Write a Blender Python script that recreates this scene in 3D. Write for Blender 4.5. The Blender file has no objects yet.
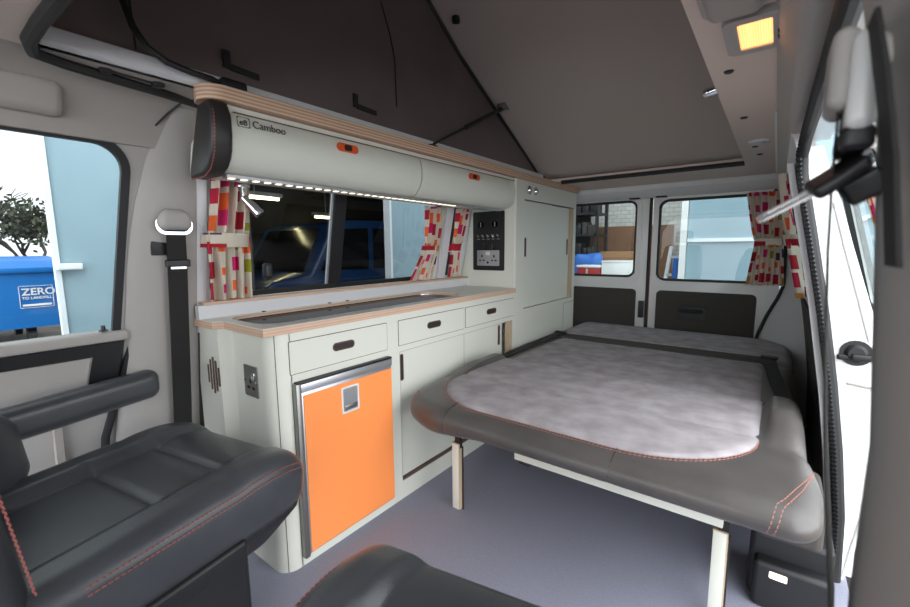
WORLD, GLOW = 1.75, 5.8
import bpy, bmesh, math, random
from mathutils import Vector, Matrix, noise
random.seed(7)
PI = math.pi
S = bpy.context.scene
COL = S.collection
# ------------------------------------------------------------------ camera
yaw, pit, rol = [math.radians(a) for a in (37.22, 7.53, 0.463)]
fw = Vector((-math.sin(yaw)*math.cos(pit), math.cos(yaw)*math.cos(pit), -math.sin(pit)))
ri = Vector((math.cos(yaw), math.sin(yaw), 0)); dn = fw.cross(ri)
r2 = ri*math.cos(rol)+dn*math.sin(rol); d2 = -ri*math.sin(rol)+dn*math.cos(rol)
cd = bpy.data.cameras.new('camera'); cam = bpy.data.objects.new('camera', cd); COL.objects.link(cam)
M = Matrix.Identity(4)
for i in range(3):
    M[i][0] = r2[i]; M[i][1] = -d2[i]; M[i][2] = -fw[i]
M[0][3], M[1][3], M[2][3] = 0, 0, 1.0
cam.matrix_world = M
cd.sensor_width = 36; cd.sensor_fit = 'HORIZONTAL'; cd.lens = 420.8*36/910; cd.clip_start = 0.02
cd.dof.use_dof = True; cd.dof.focus_distance = 1.9; cd.dof.aperture_fstop = 4.5
S.camera = cam
vs = S.view_settings
vs.view_transform = 'Standard'; vs.look = 'None'; vs.gamma = 1; vs.use_curve_mapping = False
vs.exposure = 0.15

# ------------------------------------------------------------------ materials
def lin(c):
    c = c/255.0
    return c/12.92 if c <= .04045 else ((c+.055)/1.055)**2.4
def rgb(c): return (lin(c[0]), lin(c[1]), lin(c[2]), 1)
def mat(name, c, rough=.5, metal=0, c2=None, scale=30, bump=0, bscale=None, emit=None, estr=0, spec=None, coat=0, stretch=None, detail=4):
    m = bpy.data.materials.new(name); m.use_nodes = True
    nt = m.node_tree; b = nt.nodes['Principled BSDF']
    b.inputs['Base Color'].default_value = rgb(c); b.inputs['Roughness'].default_value = rough
    b.inputs['Metallic'].default_value = metal
    if spec is not None: b.inputs['Specular IOR Level'].default_value = spec
    if coat: b.inputs['Coat Weight'].default_value = coat
    if c2 is not None or bump:
        tc = nt.nodes.new('ShaderNodeTexCoord'); mp = nt.nodes.new('ShaderNodeMapping')
        nt.links.new(tc.outputs['Object'], mp.inputs[0])
        if stretch: mp.inputs['Scale'].default_value = stretch
        n = nt.nodes.new('ShaderNodeTexNoise'); n.inputs['Scale'].default_value = scale; n.inputs['Detail'].default_value = detail
        nt.links.new(mp.outputs[0], n.inputs['Vector'])
        if c2 is not None:
            r = nt.nodes.new('ShaderNodeValToRGB'); r.color_ramp.elements[0].color = rgb(c); r.color_ramp.elements[1].color = rgb(c2)
            r.color_ramp.elements[0].position = .35; r.color_ramp.elements[1].position = .65
            nt.links.new(n.outputs[0], r.inputs[0]); nt.links.new(r.outputs[0], b.inputs['Base Color'])
        if bump:
            n2 = nt.nodes.new('ShaderNodeTexNoise'); n2.inputs['Scale'].default_value = bscale or scale; n2.inputs['Detail'].default_value = 3
            nt.links.new(tc.outputs['Object'], n2.inputs['Vector'])
            bp = nt.nodes.new('ShaderNodeBump'); bp.inputs['Strength'].default_value = bump; bp.inputs['Distance'].default_value = .002
            nt.links.new(n2.outputs[0], bp.inputs['Height']); nt.links.new(bp.outputs[0], b.inputs['Normal'])
    if emit:
        b.inputs['Emission Color'].default_value = rgb(emit); b.inputs['Emission Strength'].default_value = estr
    return m
def glass(name, tint, refl=1.0):
    m = bpy.data.materials.new(name); m.use_nodes = True; nt = m.node_tree; nt.nodes.clear()
    o = nt.nodes.new('ShaderNodeOutputMaterial'); mx = nt.nodes.new('ShaderNodeMixShader')
    t = nt.nodes.new('ShaderNodeBsdfTransparent'); t.inputs[0].default_value = (*tint, 1)
    g = nt.nodes.new('ShaderNodeBsdfGlossy'); g.inputs['Roughness'].default_value = .0; g.inputs[0].default_value = (refl, refl, refl, 1)
    f = nt.nodes.new('ShaderNodeFresnel'); f.inputs[0].default_value = 1.45
    ge = nt.nodes.new('ShaderNodeNewGeometry'); iv = nt.nodes.new('ShaderNodeMath'); iv.operation = 'SUBTRACT'; iv.inputs[0].default_value = 1; nt.links.new(ge.outputs['Backfacing'], iv.inputs[1])
    mu = nt.nodes.new('ShaderNodeMath'); mu.operation = 'MULTIPLY'; nt.links.new(f.outputs[0], mu.inputs[0]); nt.links.new(iv.outputs[0], mu.inputs[1])
    nt.links.new(mu.outputs[0], mx.inputs[0]); nt.links.new(t.outputs[0], mx.inputs[1]); nt.links.new(g.outputs[0], mx.inputs[2])
    nt.links.new(mx.outputs[0], o.inputs[0]); return m
def ply_mat(nm='plywood_edge', ca=(180, 142, 118), cb=(214, 184, 158)):
    m = bpy.data.materials.new(nm); m.use_nodes = True; nt = m.node_tree; b = nt.nodes['Principled BSDF']
    tc = nt.nodes.new('ShaderNodeTexCoord'); w = nt.nodes.new('ShaderNodeTexWave'); w.bands_direction = 'Z'
    w.inputs['Scale'].default_value = 34; w.inputs['Distortion'].default_value = .35; w.inputs['Detail'].default_value = 2; w.inputs['Detail Scale'].default_value = .6
    r = nt.nodes.new('ShaderNodeValToRGB'); e = r.color_ramp.elements
    e[0].color = rgb(ca); e[1].color = rgb(cb); e[0].position = .25; e[1].position = .7
    nt.links.new(tc.outputs['Object'], w.inputs[0]); nt.links.new(w.outputs[0], r.inputs[0]); nt.links.new(r.outputs[0], b.inputs['Base Color'])
    b.inputs['Roughness'].default_value = .45; return m
def curtain_mat():
    m = bpy.data.materials.new('curtain_fabric'); m.use_nodes = True; nt = m.node_tree; b = nt.nodes['Principled BSDF']
    uv = nt.nodes.new('ShaderNodeUVMap'); mp = nt.nodes.new('ShaderNodeMapping'); mp.inputs['Scale'].default_value = (13, 14, 1)
    nt.links.new(uv.outputs[0], mp.inputs[0])
    v = nt.nodes.new('ShaderNodeTexVoronoi'); v.voronoi_dimensions = '2D'; v.distance = 'CHEBYCHEV'; v.inputs['Scale'].default_value = 1; v.inputs['Randomness'].default_value = .45
    nt.links.new(mp.outputs[0], v.inputs['Vector'])
    sp = nt.nodes.new('ShaderNodeSeparateColor'); nt.links.new(v.outputs['Color'], sp.inputs[0])
    r = nt.nodes.new('ShaderNodeValToRGB'); r.color_ramp.interpolation = 'CONSTANT'
    cols = [(0, (170, 24, 52)), (.2, (222, 96, 44)), (.36, (190, 130, 40)), (.48, (196, 24, 100)), (.62, (64, 28, 84)), (.72, (148, 146, 30)), (.80, (160, 20, 40)), (.9, (214, 206, 190))]
    e = r.color_ramp.elements
    while len(e) < len(cols): e.new(.5)
    for i, (p, c) in enumerate(cols): e[i].position = p; e[i].color = rgb(c)
    nt.links.new(sp.outputs[0], r.inputs[0])
    lt = nt.nodes.new('ShaderNodeMath'); lt.operation = 'LESS_THAN'; sc_ = nt.nodes.new('ShaderNodeMath'); sc_.operation = 'MULTIPLY_ADD'; sc_.inputs[1].default_value = .24; sc_.inputs[2].default_value = .17; nt.links.new(sp.outputs[2], sc_.inputs[0]); nt.links.new(sc_.outputs[0], lt.inputs[1])
    nt.links.new(v.outputs['Distance'], lt.inputs[0])
    mx = nt.nodes.new('ShaderNodeMix'); mx.data_type = 'RGBA'
    mx.inputs['A'].default_value = rgb((204, 194, 178))
    nt.links.new(lt.outputs[0], mx.inputs['Factor']); nt.links.new(r.outputs[0], mx.inputs['B'])
    nt.links.new(mx.outputs['Result'], b.inputs['Base Color']); b.inputs['Roughness'].default_value = .9
    return m
def brick_mat(name, c1, c2, mortar, scale=5):
    m = bpy.data.materials.new(name); m.use_nodes = True; nt = m.node_tree; b = nt.nodes['Principled BSDF']
    tc = nt.nodes.new('ShaderNodeTexCoord'); mp = nt.nodes.new('ShaderNodeMapping'); mp.inputs['Rotation'].default_value = (PI/2, 0, 0)
    k = nt.nodes.new('ShaderNodeTexBrick'); k.inputs['Scale'].default_value = scale
    k.inputs['Color1'].default_value = rgb(c1); k.inputs['Color2'].default_value = rgb(c2); k.inputs['Mortar'].default_value = rgb(mortar)
    nt.links.new(tc.outputs['Object'], mp.inputs[0]); nt.links.new(mp.outputs[0], k.inputs[0]); nt.links.new(k.outputs[0], b.inputs['Base Color'])
    b.inputs['Roughness'].default_value = .85; return m

X = {}
X['cabinet'] = mat('cabinet_laminate', (214, 215, 204), .42)
X['ply'] = ply_mat()
X['ply2'] = ply_mat('worktop_edge', (196, 162, 138), (206, 176, 152))
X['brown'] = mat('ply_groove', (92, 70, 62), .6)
X['darkslot'] = mat('slot_dark', (44, 34, 32), .6)
X['worktop'] = mat('worktop_laminate', (214, 214, 208), .28, c2=(206, 206, 200), scale=90)
X['orange'] = mat('fridge_orange', (255, 150, 82), .38)
X['silver'] = mat('silver_frame', (190, 192, 196), .35, .75)
X['chrome'] = mat('chrome', (225, 228, 232), .12, 1)
X['bright'] = mat('polished_tongue', (238, 240, 243), .28, .55)
X['steel'] = mat('brushed_steel', (150, 150, 146), .38, .9)
X['blackglass'] = mat('black_glass', (9, 9, 11), .06, spec=.2)
X['black'] = mat('black_plastic', (26, 26, 28), .45)
X['rubber'] = mat('black_rubber', (30, 30, 32), .55)
X['blackglass'].node_tree.nodes['Principled BSDF'].inputs['IOR'].default_value = 1.12
X['panel'] = mat('panel_black', (24, 23, 22), .5)
X['leather'] = mat('grey_leather', (66, 68, 72), .30, c2=(58, 60, 64), scale=9, bump=.25, bscale=420)
X['leather2'] = mat('bed_leather', (84, 80, 78), .30, c2=(76, 73, 71), scale=9, bump=.25, bscale=420)
X['suede'] = mat('grey_suede', (142, 136, 138), .95, c2=(164, 159, 162), scale=13, bump=.1, bscale=260, spec=.1, detail=7)
X['belt'] = mat('seat_belt_webbing', (30, 29, 29), .75, bump=.3, bscale=600)
X['stitch'] = mat('red_stitching', (150, 84, 78), .7)
X['stitch2'] = mat('salmon_stitching', (170, 116, 104), .7)
X['trim'] = mat('grey_trim_plastic', (166, 162, 158), .6, bump=.12, bscale=500)
X['lining'] = mat('headlining', (160, 154, 148), .85, bump=.1, bscale=600)
X['ceilp'] = mat('roof_panel', (206, 190, 180), .6)
X['canvas'] = mat('roof_canvas', (112, 99, 98), .9, c2=(104, 92, 91), scale=4, bump=.2, bscale=300)
X['lid'] = mat('roof_lid_lining', (178, 168, 162), .9, bump=.15, bscale=400)
X['white'] = mat('white_paint', (226, 226, 224), .3, coat=.4)
X['whitetrim'] = mat('white_trim', (214, 214, 216), .5)
X['carpet'] = mat('dark_carpet', (74, 70, 67), .95, c2=(60, 57, 55), scale=300)
X['floor'] = mat('safety_vinyl', (136, 138, 153), .6, c2=(148, 150, 166), scale=260, bump=.2, bscale=500)
X['redor'] = mat('orange_latch', (214, 84, 36), .4)
X['curtain'] = curtain_mat()
X['tieband'] = mat('tie_linen', (206, 198, 184), .9)
X['glassd'] = glass('tinted_glass', (.6, .62, .62), .8)
X['glassc'] = glass('clear_glass', (.84, .87, .87), .9)
X['glassr'] = glass('rear_glass', (.68, .72, .72), .9)
X['ink'] = mat('lettering', (70, 68, 66), .6)
X['concrete'] = mat('ground_concrete', (104, 96, 88), .9, c2=(84, 78, 72), scale=3)
X['blueleaf'] = mat('pale_blue_paint', (140, 164, 174), .5, c2=(132, 157, 168), scale=2.2)
X['paleedge'] = mat('pale_edge', (216, 222, 226), .5)
X['binblue'] = mat('bin_blue', (20, 104, 176), .45)
X['bindark'] = mat('bin_wheel', (34, 34, 36), .6)
X['cargrey'] = mat('van_grey', (70, 70, 72), .4)
X['leaf'] = mat('foliage', (70, 72, 52), .8, c2=(46, 50, 38), scale=3)
X['leatherd'] = mat('dark_leather', (44, 42, 41), .42, bump=.2, bscale=420)
X['bark'] = mat('bark', (62, 56, 50), .9)
X['garage'] = mat('workshop_block', (74, 72, 70), .9, c2=(58, 57, 56), scale=2)
X['carblue'] = mat('car_blue', (32, 64, 108), .3, coat=.5)
X['carglass'] = mat('car_dark_glass', (24, 26, 28), .15)
X['tube'] = mat('tube_light', (255, 250, 220), .5, emit=(255, 240, 180), estr=26)
def amber_mat():
    m = bpy.data.materials.new('amber_lens'); m.use_nodes = True; nt = m.node_tree; b = nt.nodes['Principled BSDF']
    b.inputs['Base Color'].default_value = rgb((240, 180, 110)); b.inputs['Roughness'].default_value = .4
    tc = nt.nodes.new('ShaderNodeTexCoord'); w = nt.nodes.new('ShaderNodeTexWave'); w.bands_direction = 'X'; w.inputs['Scale'].default_value = 80
    g = nt.nodes.new('ShaderNodeMapRange'); g.inputs['To Min'].default_value = .75; g.inputs['To Max'].default_value = 1.35
    nt.links.new(tc.outputs['Object'], w.inputs[0]); nt.links.new(w.outputs['Fac'], g.inputs['Value']); nt.links.new(g.outputs[0], b.inputs['Emission Strength'])
    b.inputs['Emission Color'].default_value = rgb((255, 190, 128)); return m
X['amber'] = amber_mat()
X['led'] = mat('led_strip', (255, 244, 226), .4, emit=(255, 236, 208), estr=1.6)
X['ledw'] = mat('step_light', (255, 240, 225), .4, emit=(255, 232, 214), estr=1.2)
X['brownwall'] = mat('brown_boards', (128, 92, 66), .85, c2=(112, 78, 54), scale=3)
X['wbrick'] = brick_mat('white_brick', (198, 196, 190), (186, 184, 178), (160, 158, 152), 4)
X['cooler'] = mat('red_box', (150, 30, 34), .5)
X['bluebag'] = mat('blue_bag', (44, 96, 170), .6)
X['card'] = mat('cardboard', (146, 108, 74), .85)
X['wood'] = mat('ladder_wood', (190, 168, 140), .7)
X['greenglass'] = mat('pale_grey_green', (120, 136, 132), .3)

# ------------------------------------------------------------------ mesh helpers
class MB:
    def __init__(s): s.b = bmesh.new(); s.uv = None
    def box(s, x0, x1, y0, y1, z0, z1, bev=0, seg=2):
        n0 = len(s.b.verts)
        r = bmesh.ops.create_cube(s.b, size=1)
        vs_ = r['verts']
        for v in vs_:
            v.co = Vector(((x0+x1)/2+v.co.x*(x1-x0), (y0+y1)/2+v.co.y*(y1-y0), (z0+z1)/2+v.co.z*(z1-z0)))
        if bev:
            ed = list({e for v in vs_ for e in v.link_edges})
            bmesh.ops.bevel(s.b, geom=ed, offset=bev, segments=seg, affect='EDGES', profile=.5)
        return s
    def prism(s, pts, axis, a, b_, bev=0, seg=2):
        """closed 2D outline pts extruded along axis from a to b_. axis x: pts=(y,z); y: (x,z); z: (x,y)"""
        def P(p, t): return {'x': (t, p[0], p[1]), 'y': (p[0], t, p[1]), 'z': (p[0], p[1], t)}[axis]
        v0 = [s.b.verts.new(P(p, a)) for p in pts]; v1 = [s.b.verts.new(P(p, b_)) for p in pts]
        n = len(pts); fs = [s.b.faces.new(v0), s.b.faces.new(v1)]
        for i in range(n): fs.append(s.b.faces.new((v0[i], v0[(i+1) % n], v1[(i+1) % n], v1[i])))
        bmesh.ops.recalc_face_normals(s.b, faces=fs)
        if bev:
            ed = list({e for f in fs[:2] for e in f.edges})
            bmesh.ops.bevel(s.b, geom=ed, offset=bev, segments=seg, affect='EDGES', profile=.5)
        return s
    def loft(s, rings, closed=True, caps=True):
        vr = [[s.b.verts.new(p) for p in r] for r in rings]; n = len(vr[0]); fs = []
        for a, b_ in zip(vr, vr[1:]):
            for i in range(n if closed else n-1):
                fs.append(s.b.faces.new((a[i], a[(i+1) % n], b_[(i+1) % n], b_[i])))
        if caps and closed: fs.append(s.b.faces.new(vr[0])); fs.append(s.b.faces.new(vr[-1]))
        if closed: bmesh.ops.recalc_face_normals(s.b, faces=fs)
        return vr
    def tube(s, pts, r, n=8, flat=None):
        pts = [Vector(p) for p in pts]; rings = []
        up = None
        for i, p in enumerate(pts):
            t = (pts[min(i+1, len(pts)-1)]-pts[max(i-1, 0)]).normalized()
            if up is None: up = t.orthogonal().normalized()
            up = (up-t*up.dot(t)).normalized(); bi = t.cross(up)
            rr = r[i] if isinstance(r, (list, tuple)) else r
            rings.append([p+(up*math.cos(2*PI*k/n)+bi*math.sin(2*PI*k/n))*rr for k in range(n)])
        s.loft(rings); return s
    def disc(s, c, axis, r, h, n=20, r2=None):
        c = Vector(c); a = Vector(axis).normalized(); u = a.orthogonal().normalized(); w = a.cross(u)
        R = lambda q, d: [c+a*d+(u*math.cos(2*PI*k/n)+w*math.sin(2*PI*k/n))*q for k in range(n)]
        s.loft([R(r, 0), R(r2 if r2 else r, h)]); return s
    def ball(s, c, rx, ry, rz, n=12):
        r = bmesh.ops.create_uvsphere(s.b, u_segments=n*2, v_segments=n, radius=1)
        for v in r['verts']: v.co = Vector((c[0]+v.co.x*rx, c[1]+v.co.y*ry, c[2]+v.co.z*rz))
        return s
    def rbox(s, x0, x1, y0, y1, z0, z1, r, n=(12, 12, 4), f=None):
        """rounded, subdivided block; f deforms each point"""
        lo = Vector((x0, y0, z0)); hi = Vector((x1, y1, z1)); g = {}
        rr = min(r, (x1-x0)/2, (y1-y0)/2, (z1-z0)/2)
        def V(i, j, k):
            key = (i, j, k)
            if key in g: return g[key]
            p = Vector((ax[0][i], ax[1][j], ax[2][k]))
            q = Vector([min(max(p[a], lo[a]+rr), hi[a]-rr) for a in range(3)])
            d = p-q
            if d.length > 1e-9:
                # map cube shell to sphere shell
                m = max(abs(d.x), abs(d.y), abs(d.z)); p = q+d.normalized()*m
            if f: p = Vector(f(p))
            g[key] = s.b.verts.new(p); return g[key]
        ax = []
        for a in range(3):
            k = 4
            e = [lo[a]+rr*(1-math.tan((PI/4)*(1-t/k))) for t in range(k)] if True else []
            m = [lo[a]+rr+(hi[a]-lo[a]-2*rr)*t/n[a] for t in range(n[a]+1)]
            o = [hi[a]-(v-lo[a]) for v in reversed(e)]
            l = e+m+o; l2 = [l[0]]
            for v in l[1:]:
                if v-l2[-1] > 1e-6: l2.append(v)
            ax.append(l2)
        nx, ny, nz = [len(a)-1 for a in ax]; fs = []
        def Q(*c): fs.append(s.b.faces.new([V(*q) for q in c]))
        for i in range(nx):
            for j in range(ny):
                Q((i, j, 0), (i, j+1, 0), (i+1, j+1, 0), (i+1, j, 0)); Q((i, j, nz), (i+1, j, nz), (i+1, j+1, nz), (i, j+1, nz))
        for i in range(nx):
            for k in range(nz):
                Q((i, 0, k), (i+1, 0, k), (i+1, 0, k+1), (i, 0, k+1)); Q((i, ny, k), (i, ny, k+1), (i+1, ny, k+1), (i+1, ny, k))
        for j in range(ny):
            for k in range(nz):
                Q((0, j, k), (0, j, k+1), (0, j+1, k+1), (0, j+1, k)); Q((nx, j, k), (nx, j+1, k), (nx, j+1, k+1), (nx, j, k+1))
        return s
    def hole(s, mp, R, H, th, seg=6):
        """rectangular panel R=(u0,u1,v0,v1) with rounded hole H=(u0,u1,v0,v1,r); mp(u,v,w)->xyz, w 0..th"""
        inn = rrect(*H, seg); out = []
        u0, u1, v0, v1 = R; cs = [(u1, v0), (u1, v1), (u0, v1), (u0, v0)]
        for c in range(4):
            for k in range(seg+1):
                p = inn[c*(seg+1)+k]; q = cs[c]
                if k == 0: q = (p[0], q[1]) if c in (0, 2) else (q[0], p[1])
                if k == seg: q = (q[0], p[1]) if c in (0, 2) else (p[0], q[1])
                out.append(q)
        rings = [[mp(p[0], p[1], 0) for p in out], [mp(p[0], p[1], 0) for p in inn], [mp(p[0], p[1], th) for p in inn], [mp(p[0], p[1], th) for p in out]]
        vr = s.loft(rings+[rings[0]], caps=False)
        bmesh.ops.remove_doubles(s.b, verts=list(s.b.verts), dist=1e-6)
        bmesh.ops.dissolve_degenerate(s.b, edges=list(s.b.edges), dist=1e-6)
        bmesh.ops.recalc_face_normals(s.b, faces=list(s.b.faces))
        return s
    def ring(s, mp, H, w, th, seg=6):
        u0, u1, v0, v1, r = H
        a = rrect(u0, u1, v0, v1, r, seg); b_ = rrect(u0+w, u1-w, v0+w, v1-w, max(r-w, .004), seg)
        rings = [[mp(p[0], p[1], 0) for p in a], [mp(p[0], p[1], th) for p in a], [mp(p[0], p[1], th) for p in b_], [mp(p[0], p[1], 0) for p in b_]]
        s.loft(rings+[rings[0]], caps=False)
        bmesh.ops.remove_doubles(s.b, verts=list(s.b.verts), dist=1e-6)
        bmesh.ops.recalc_face_normals(s.b, faces=list(s.b.faces))
        return s
    def plate(s, mp, H, th, seg=6, w0=0):
        a = rrect(*H, seg)
        s.loft([[mp(p[0], p[1], w0) for p in a], [mp(p[0], p[1], w0+th) for p in a]]); return s
    def poly(s, pts): s.b.faces.new([s.b.verts.new(p) for p in pts]); return s
    def dashes(s, pts, r=.0012, dash=.006, gap=.003):
        pts = [Vector(p) for p in pts]; L = 0; on = True
        cur = [pts[0]]
        acc = 0
        for a, b_ in zip(pts, pts[1:]):
            d = (b_-a).length; t = 0
            if d < 1e-9: continue
            while t < d:
                need = (dash if on else gap)-acc; step = min(need, d-t); t += step; acc += step
                p = a+(b_-a)*(t/d)
                cur.append(p)
                if acc >= (dash if on else gap)-1e-9:
                    if on: s.tube([cur[0], cur[-1]], r, 4)
                    on = not on; acc = 0; cur = [p]
        return s
    def build(s, name, m, parent=None, smooth=True, local=False, angle=35):
        me = bpy.data.meshes.new(name)
        if parent is not None and not local:
            off = Vector(parent.get('_o', (0, 0, 0)))
            bmesh.ops.translate(s.b, verts=list(s.b.verts), vec=-off)
            s.b.to_mesh(me); o = bpy.data.objects.new(name, me); COL.objects.link(o); o.parent = parent; o['_o'] = tuple(off)
        elif parent is not None:
            s.b.to_mesh(me); o = bpy.data.objects.new(name, me); COL.objects.link(o); o.parent = parent
        else:
            vsx = [v.co for v in s.b.verts]
            mn = [min(v[i] for v in vsx) for i in range(3)]; mxx = [max(v[i] for v in vsx) for i in range(3)]
            c = Vector(((mn[0]+mxx[0])/2, (mn[1]+mxx[1])/2, mn[2]))
            bmesh.ops.translate(s.b, verts=list(s.b.verts), vec=-c)
            s.b.to_mesh(me); o = bpy.data.objects.new(name, me); COL.objects.link(o); o.location = c; o['_o'] = tuple(c)
        s.b.free(); me.materials.append(X[m] if isinstance(m, str) else m)
        if smooth:
            for p in me.polygons: p.use_smooth = True
            me.set_sharp_from_angle(angle=math.radians(angle))
        return o
def rrect(u0, u1, v0, v1, r, seg=6):
    pts = []
    for cx, cy, a0 in ((u1-r, v0+r, -PI/2), (u1-r, v1-r, 0), (u0+r, v1-r, PI/2), (u0+r, v0+r, PI)):
        for k in range(seg+1):
            a = a0+PI/2*k/seg; pts.append((cx+r*math.cos(a), cy+r*math.sin(a)))
    return pts
def tag(o, label=None, cat=None, group=None, kind=None):
    if label: o['label'] = label
    if cat: o['category'] = cat
    if group: o['group'] = group
    if kind: o['kind'] = kind
    return o
def thing(name, loc, label, cat, group=None, kind=None, rz=0):
    o = bpy.data.objects.new(name, None); COL.objects.link(o); o.location = loc; o.rotation_euler = (0, 0, rz)
    o.empty_display_size = .05; o['_o'] = tuple(loc)
    return tag(o, label, cat, group, kind)
def text(name, body, size, mp, m, parent=None, depth=.0006, bold=False):
    """lettering laid on a surface; mp(u,v,w)->xyz"""
    cu = bpy.data.curves.new(name, 'FONT'); cu.body = body; cu.size = size; cu.extrude = depth/2
    if bold: cu.offset = size*.02
    to = bpy.data.objects.new(name+'_t', cu); COL.objects.link(to)
    dg = bpy.context.evaluated_depsgraph_get(); me = bpy.data.meshes.new_from_object(to.evaluated_get(dg))
    bpy.data.objects.remove(to)
    off = Vector(parent.get('_o', (0, 0, 0))) if parent else Vector()
    for v in me.vertices: v.co = Vector(mp(v.co.x, v.co.y, v.co.z+depth/2))-off
    o = bpy.data.objects.new(name, me); COL.objects.link(o); me.materials.clear(); me.materials.append(X[m])
    if parent: o.parent = parent; o['_o'] = tuple(off)
    return o
def struct(o, label=None):
    o['kind'] = 'structure'
    if label: o['label'] = label
    return o
def interp(t, tab):
    if t <= tab[0][0]: return tab[0][1]
    for (a, x), (b, y) in zip(tab, tab[1:]):
        if t <= b: return x+(y-x)*(t-a)/(b-a)
    return tab[-1][1]
XR = [(-.3, .215), (0, .21), (.255, .2025), (.553, .163), (.84, .115), (1.13, .057), (1.28, .03), (1.36, -.005), (1.42, -.05)]
def xr(z): return interp(z, XR)
def xl(z): return -1.38-xr(z)
ZL = [0, .15, .3, .45, .6, .75, .84, .95, 1.05, 1.13, 1.22, 1.28]

exec_parts = []
# ================================================================== SHELL
# floor
o = MB().box(-1.62, .24, -1.2, 3.25, -.03, 0).build('floor', 'floor'); struct(o, 'blue grey speckled vinyl floor of the camper')
# left wall
mL = lambda u, v, w: (xl(v)-w, u, v)
def slab(mb, y0, y1, zs, side, th=.05, off=0):
    for a, b in zip(zs, zs[1:]):
        def p(y, z, w): return (xl(z)-w+off, y, z) if side == 'l' else (xr(z)+w-off, y, z)
        r = [[p(y0, a, 0), p(y0, b, 0), p(y0, b, th), p(y0, a, th)], [p(y1, a, 0), p(y1, b, 0), p(y1, b, th), p(y1, a, th)]]
        mb.loft(r)
mb = MB()
slab(mb, .56, 3.2, [0, .2, .4, .55, .7, .82], 'l')
mb.hole(mL, (.56, 1.80, .82, 1.30), (.615, 1.765, .835, 1.252, .05), .05)
mb.hole(mL, (1.80, 2.08, .82, 1.30), (1.85, 2.0, .835, 1.252, .04), .05)
slab(mb, 2.08, 3.2, [.82, 1.05, 1.3], 'l'); slab(mb, .56, 3.2, [1.3, 1.36, 1.42], 'l')
struct(mb.build('wall_left', 'whitetrim'), 'pale side wall of the camper behind the kitchen')
# windows of the left wall
w1 = struct(MB().ring(lambda u, v, w: (xl(v)-.02+w, u, v), (.612, 1.768, .832, 1.255, .05), .022, .018).build('window_1', 'black', angle=60), 'dark tinted sliding side window above the worktop')
MB().plate(lambda u, v, w: (xl(v)-.03+w, u, v), (.615, 1.765, .835, 1.252, .05), .003).build('pane', 'glassd', w1)
MB().box(0, 1, 0, 1, 0, 1).b.free()
mb = MB(); mb.loft([[(xl(z)-.028, 1.10, z), (xl(z)-.012, 1.10, z), (xl(z)-.012, 1.155, z), (xl(z)-.028, 1.155, z)] for z in (.845, 1.245)]); mb.build('centre_bar', 'black', w1)
mb = MB(); mb.loft([[(xl(z)-.026, 1.085, z), (xl(z)-.016, 1.085, z), (xl(z)-.016, 1.093, z), (xl(z)-.026, 1.093, z)] for z in (.845, 1.245)]); mb.build('sliding_edge', 'silver', w1)
mb = MB(); mb.rbox(xl(.93)-.02, xl(.93)+.012, .80, .83, .895, .95, .01, (2, 2, 2)); mb.build('latch', 'black', w1)
w2 = struct(MB().ring(lambda u, v, w: (xl(v)-.02+w, u, v), (1.847, 2.003, .832, 1.255, .04), .012, .022).build('window_2', 'whitetrim', angle=60), 'narrow rear side window beyond the white pillar')
MB().plate(lambda u, v, w: (xl(v)-.03+w, u, v), (1.85, 2.0, .835, 1.252, .04), .003).build('pane', 'glassd', w2)
# right wall (behind the sliding door aperture)
mR = lambda u, v, w: (xr(v)+w, u, v)
mb = MB(); slab(mb, 1.64, 3.2, [0, .2, .4, .55, .7, .8], 'r', .045)
mb.hole(mR, (1.64, 3.2, .80, 1.30), (2.0, 2.85, .82, 1.24, .06), .045); slab(mb, 1.64, 3.2, [1.30, 1.36, 1.42], 'r', .045)
struct(mb.build('wall_right', 'whitetrim'), 'pale side wall behind the sliding door opening')
w3 = struct(MB().ring(lambda u, v, w: (xr(v)+.02-w, u, v), (1.997, 2.853, .817, 1.243, .06), .02, .018).build('window_3', 'black'), 'side window behind the sliding door opening')
MB().plate(lambda u, v, w: (xr(v)+.03-w, u, v), (2.0, 2.85, .82, 1.24, .06), .003).build('pane', 'glassr', w3)
# dark lower trim on the right wall
mb = MB(); slab(mb, 1.9, 3.0, [.05, .3, .45, .6, .73], 'r', .012, off=.013); struct(mb.build('trim_1', 'carpet'), 'dark carpeted lower panel on the right wall')
# ceiling: right strip, rear strip, left strip over cab, cab roof
mb = MB()
mb.prism([(-.155, 1.4), (-.155, 1.425), (.0, 1.425), (.06, 1.36), (.05, 1.335), (.005, 1.385), (-.02, 1.4)], 'y', .2, 3.2, .004)
mb.box(-1.3, -.155, 2.56, 3.2, 1.402, 1.425)
mb.box(-1.2, .02, -.9, .2, 1.4, 1.425)
struct(mb.build('ceiling', 'ceilp'), 'beige roof panel around the lifting roof opening')
# headlining above cab door
mb = MB()
prof = [(xl(1.285)+.012, 1.28), (-1.375, 1.345), (-1.33, 1.385), (-1.265, 1.402), (-1.18, 1.402), (-1.18, 1.42), (-1.42, 1.42), (xl(1.285)-.04, 1.28)]
mb.prism(prof, 'y', -.9, .57); tl = struct(mb.build('trim_2', 'lining', angle=50), 'grey headlining above the cab door')
mb = MB(); mb.tube([(-1.25, .545, 1.4), (-1.293, .515, 1.402), (-1.345, .487, 1.368), (-1.381, .466, 1.337), (-1.40, .448, 1.302)], .0028, 6); mb.build('seam', 'black', tl)
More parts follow.
